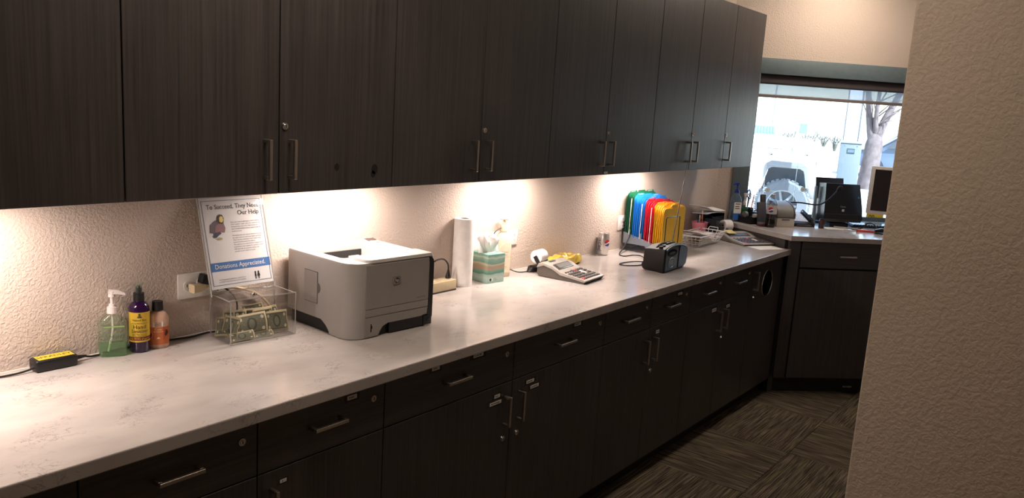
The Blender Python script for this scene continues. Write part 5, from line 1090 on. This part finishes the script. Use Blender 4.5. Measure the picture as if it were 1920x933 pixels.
fl_o = [(-.47, .66), (-.36, 1.02), (-.27, 1.075), (.17, 1.075), (.25, 1.02), (.31, .70)]; fl_i = [(.265, .70), (.215, .95), (.15, .985), (-.25, .985), (-.31, .95), (-.405, .66)]
for dx_ in (0, -2.32): B().prism([(x + dx_, z) for x, z in fl_o + fl_i], -.06, .12, 'y').obj('fender_flare', JB, t); B().prism([(x + dx_, z) for x, z in [(-.40, .55), (-.31, .95), (-.25, .99), (.15, .99), (.215, .95), (.30, .55)]], .26, .3, 'y').obj('wheel_well', M('wheel_well_dark', (112, 118, 126), .9), t)
for x in (-.05, -2.37):
    wh = B().lathe([(.24, -.11), (.36, -.12), (.392, -.09), (.392, .09), (.36, .12), (.24, .11)], 40, mx=T(x, .06, .405) @ Matrix.Rotation(PI / 2, 4, 'X'), cap=False).obj('tyre', TIRE, t)
    b = B()
    for k in range(34):
        a_ = 2 * PI * k / 34
        for s_ in (-1, 1): b.box((x + .395 * math.cos(a_ + .04 * s_), .06 + .055 * s_, .405 + .395 * math.sin(a_ + .04 * s_)), (.03, .085, .042), 0, 1, (0, -a_, .25 * s_))
    b.obj('tread_block', TIRE, wh)['kind'] = 'stuff'
    b = B().lathe([(.24, -.10), (.225, -.06), (.225, .1), (.24, .105)], 32, mx=T(x, .06, .405) @ Matrix.Rotation(PI / 2, 4, 'X'), cap=False).cyl((x, -.02, .405), (x, .06, .405), .06, n=16)
    for k in range(7): a_ = 2 * PI * k / 7; b.box((x + .135 * math.cos(a_), .01, .405 + .135 * math.sin(a_)), (.19, .03, .045), .008, 1, (0, -a_, 0))
    b.obj('rim', RIM, wh); B().lathe([(.005, 0), (.22, 0)], 32, mx=T(x, .08, .405) @ Matrix.Rotation(PI / 2, 4, 'X'), cap=False).obj('brake_disc', JB, wh)
    for y_ in (1.55,): put('far_tyre', wh.data, t, (0, 1.5, 0))
B().bx(.30, .52, .15, 1.5, .52, .68, .03).obj('bumper', JB, t); B().bx(.36, .375, .25, 1.4, .78, 1.3).obj('grille', JB, t); B().cyl((.37, .36, 1.12), (.39, .36, 1.12), .09, n=20).obj('headlight', RIM, t)
B().bx(-.745, .31, .096, .101, 1.255, 1.262).bx(.0, .02, .092, .1, 1.22, 1.30).bx(-.60, -.58, .092, .1, 1.22, 1.30).obj('hood_seam', JB, t); B().cyl((-.62, .1, 1.10), (-.62, .085, 1.10), .05, n=16).obj('fuel_cap', JW, t)
# kiosk, column
KB = M('kiosk_blue_grey', (84, 95, 102), .5)
t = thing('drive_through_kiosk', 'tall pale blue-grey kiosk box outside between vehicle and tree', 'kiosk', place(15.02, 10), facing(15.02))
B().bx(-.115, .115, 0, .2, 0, 1.5, .01).obj('housing', KB, t); B().bx(-.118, .118, -.008, .2, 1.478, 1.502, .004).obj('top_cap', M('kiosk_cap', (120, 132, 140), .5), t)
B().bx(-.035, .045, -.004, .0, 1.365, 1.42).obj('screen', M('kiosk_screen', (52, 66, 78), .3), t); B().bx(-.03, .04, -.006, -.003, 1.375, 1.41).obj('screen_glass', M('kiosk_glass', (84, 98, 108), .15), t)
for x in (-.06, .07): B().cyl((x, 0, 1.455), (x, -.004, 1.455), .006, n=10).obj('bolt', JB, t)
t = thing('canopy_column', 'white square column with grey edges rising behind the kiosk', 'column', place(15.1, 12), facing(15.1))
B().bx(-.085, .085, 0, .17, 0, 4.2).obj('shaft', JW, t); B().bx(-.10, -.085, -.01, .18, 0, 4.2).bx(.085, .10, -.01, .18, 0, 4.2).obj('edge_channel', M('channel_grey', (66, 72, 80), .5), t); B().bx(-.14, .14, -.05, .22, 0, .12).obj('footing', GRD, t)
# tree
BARK = M('greyish_bark', (78, 70, 71), .95, var=.35, vs_=7, bump=1., bs=30)
t = thing('bare_tree', 'bare forked tree with rough bark right of the kiosk', 'tree', place(13.75, 24), facing(13.75))
B().tube([(.0, 0, -.02), (-.01, 0, .2), (.02, 0, .8), (.04, 0, 1.3), (.06, 0, 1.5)], lambda u: .26 - .05 * u - .10 * max(0, u - .7) / .3, 14, 4).obj('trunk', BARK, t)
rt = random.Random(5)
for nm_, pts, r0 in (('branch', [(.02, 0, .95), (-.02, .0, 1.3), (-.12, .05, 1.7), (-.25, .1, 2.4), (-.4, .2, 3.6), (-.8, .3, 5.4)], .14), ('branch', [(.05, 0, 1.1), (.05, -.02, 1.45), (.0, -.1, 1.9), (.0, -.2, 2.6), (.1, -.3, 4), (.0, -.4, 5.6)], .09), ('branch', [(.03, 0, .95), (.08, 0, 1.35), (.2, .05, 1.8), (.42, .1, 2.4), (.8, .2, 3.4), (1.5, .3, 5)], .15)):
    br = B().tube(pts, lambda u, r0=r0: r0 * (1 - .75 * u), 10, 4).obj(nm_, BARK, t); b = B()
    for k in range(9):
        i = rt.randrange(2, len(pts)); p = Vector(pts[i - 1]).lerp(Vector(pts[i]), rt.random()); q_ = p + Vector((rt.uniform(-1, 1), rt.uniform(-.6, .6), rt.uniform(.2, 1.0)))
        b.tube([p, p.lerp(q_, .5) + Vector((.05, 0, .08)), q_], lambda u: .022 * (1 - .8 * u), 5, 3)
    b.obj('twig', BARK, br)['kind'] = 'stuff'
# parked car
CARP = M('dark_blue_car_paint', (62, 78, 100), .25, coat=.5)
t = thing('parked_car', 'dark blue-grey car parked behind the tree trunk', 'car', place(15.1, 30), facing(15.1))
cs = [(0, .35), (.0, .75), (.08, .86), (.9, .98), (1.5, 1.42), (1.9, 1.50), (3.4, 1.50), (4.2, 1.05), (4.5, .95), (4.55, .35)]
b = B().loft([[(x, .08, z) for x, z in cs], [(x, 0, z if z < 1 else z - .02) for x, z in cs], [(x, 1.75, z if z < 1 else z - .02) for x, z in cs], [(x, 1.67, z) for x, z in cs]]); b.obj('body', CARP, t, smooth=25)
B().prism([(1.12, 1.0), (1.58, 1.37), (2.35, 1.42), (2.35, 1.0)], -.012, .002, 'y').obj('side_window', JGL, t); B().prism([(2.42, 1.0), (2.42, 1.42), (3.3, 1.42), (3.85, 1.05)], -.012, .002, 'y').obj('side_window', JGL, t)
for x in (.80, 3.65): w0 = B().lathe([(.2, -.1), (.31, -.1), (.33, -.06), (.33, .1)], 28, mx=T(x, .0, .33) @ Matrix.Rotation(PI / 2, 4, 'X'), cap=False).obj('tyre', TIRE, t); B().cyl((x, -.02, .33), (x, .1, .33), .21, n=20).obj('rim', RIM, w0)
B().bx(-.02, .1, .2, .45, .68, .80, .02).obj('headlight', RIM, t)
# far things
t = thing('low_shed', 'far low white shed with a ribbed blue roof at the left of the window', 'shed', place(20.0, 40), facing(20.0))
B().bx(-4, .05, .2, 3, 0, 1.05).obj('wall', JW, t); RBL = M('roof_blue', (84, 126, 160), .5); rf = B().loft([[(-4.1, 0, 1.05), (.12, 0, 1.05), (.12, 0, 1.09), (-4.1, 0, 1.09)], [(-4.1, 1.6, 1.36), (.08, 1.6, 1.36), (.08, 1.6, 1.40), (-4.1, 1.6, 1.40)]]).obj('roof', RBL, t)
for k in range(30): B().loft([[(-4.05 + k * .14, -.01, 1.09), (-3.99 + k * .14, -.01, 1.09), (-3.99 + k * .14, -.01, 1.13), (-4.05 + k * .14, -.01, 1.13)], [(-4.05 + k * .14, 1.6, 1.40), (-3.99 + k * .14, 1.6, 1.40), (-3.99 + k * .14, 1.6, 1.44), (-4.05 + k * .14, 1.6, 1.44)]]).obj('roof_rib', RBL, rf)
B().bx(-.75, -.05, .18, .2, .62, .95).obj('window', M('shed_window', (120, 140, 156), .3), t)
t = thing('lamp_post', 'thin far lamp post above the white vehicle', 'lamp post', place(20.05, 46), facing(20.05)); B().cyl((0, 0, 0), (0, 0, 6.5), .05, .035, 10).obj('pole', JB, t); B().bx(-.3, .3, -.1, .1, 6.45, 6.55, .02).obj('lamp_head', JB, t)
BUSH = M('leafless_bush', (96, 98, 92), .95, var=.3, vs_=3)
for k, (dg, hh, ww, lab) in enumerate([(18.9, 1.25, 1.0, 'far dark bush left of the pole above the vehicle hood'), (17.6, 1.15, 1.1, 'far wide twiggy bush above the middle of the hood'), (16.7, .9, .7, 'far low bush above the right end of the hood'), (16.0, 1.0, .5, 'far small bush beside the white column')]):
    t = thing('bush', lab, 'bush', place(dg, 60 + (0, 0, 5, -4)[k]), facing(dg), 'far bushes across the lot'); b = B(); q0 = random.Random(k)
    for j in range(46):
        x = q0.uniform(-.35, .35) * ww; b.tube([(x * .3, 0, 0), (x, q0.uniform(-.3, .3), hh * .45), (x * 1.6 + q0.uniform(-.2, .2), q0.uniform(-.4, .4), hh * q0.uniform(.7, 1.05))], lambda u: .035 * (1 - .6 * u), 4, 3)
    b.obj('twig', BUSH, t)['kind'] = 'stuff'
t = thing('far_building', 'far flat-roofed building with one dark window beyond the vehicle', 'building', place(18.25, 75), facing(18.25)); B().bx(-2.4, 1.2, 0, 6, 0, 1.9).obj('wall', JW, t); B().bx(-.1, .55, -.05, 0, .75, 1.6).obj('window', M('far_window', (84, 96, 108), .3), t); B().bx(-2.5, 1.3, -.1, 6.1, 1.9, 2.0).obj('roof', JW, t)
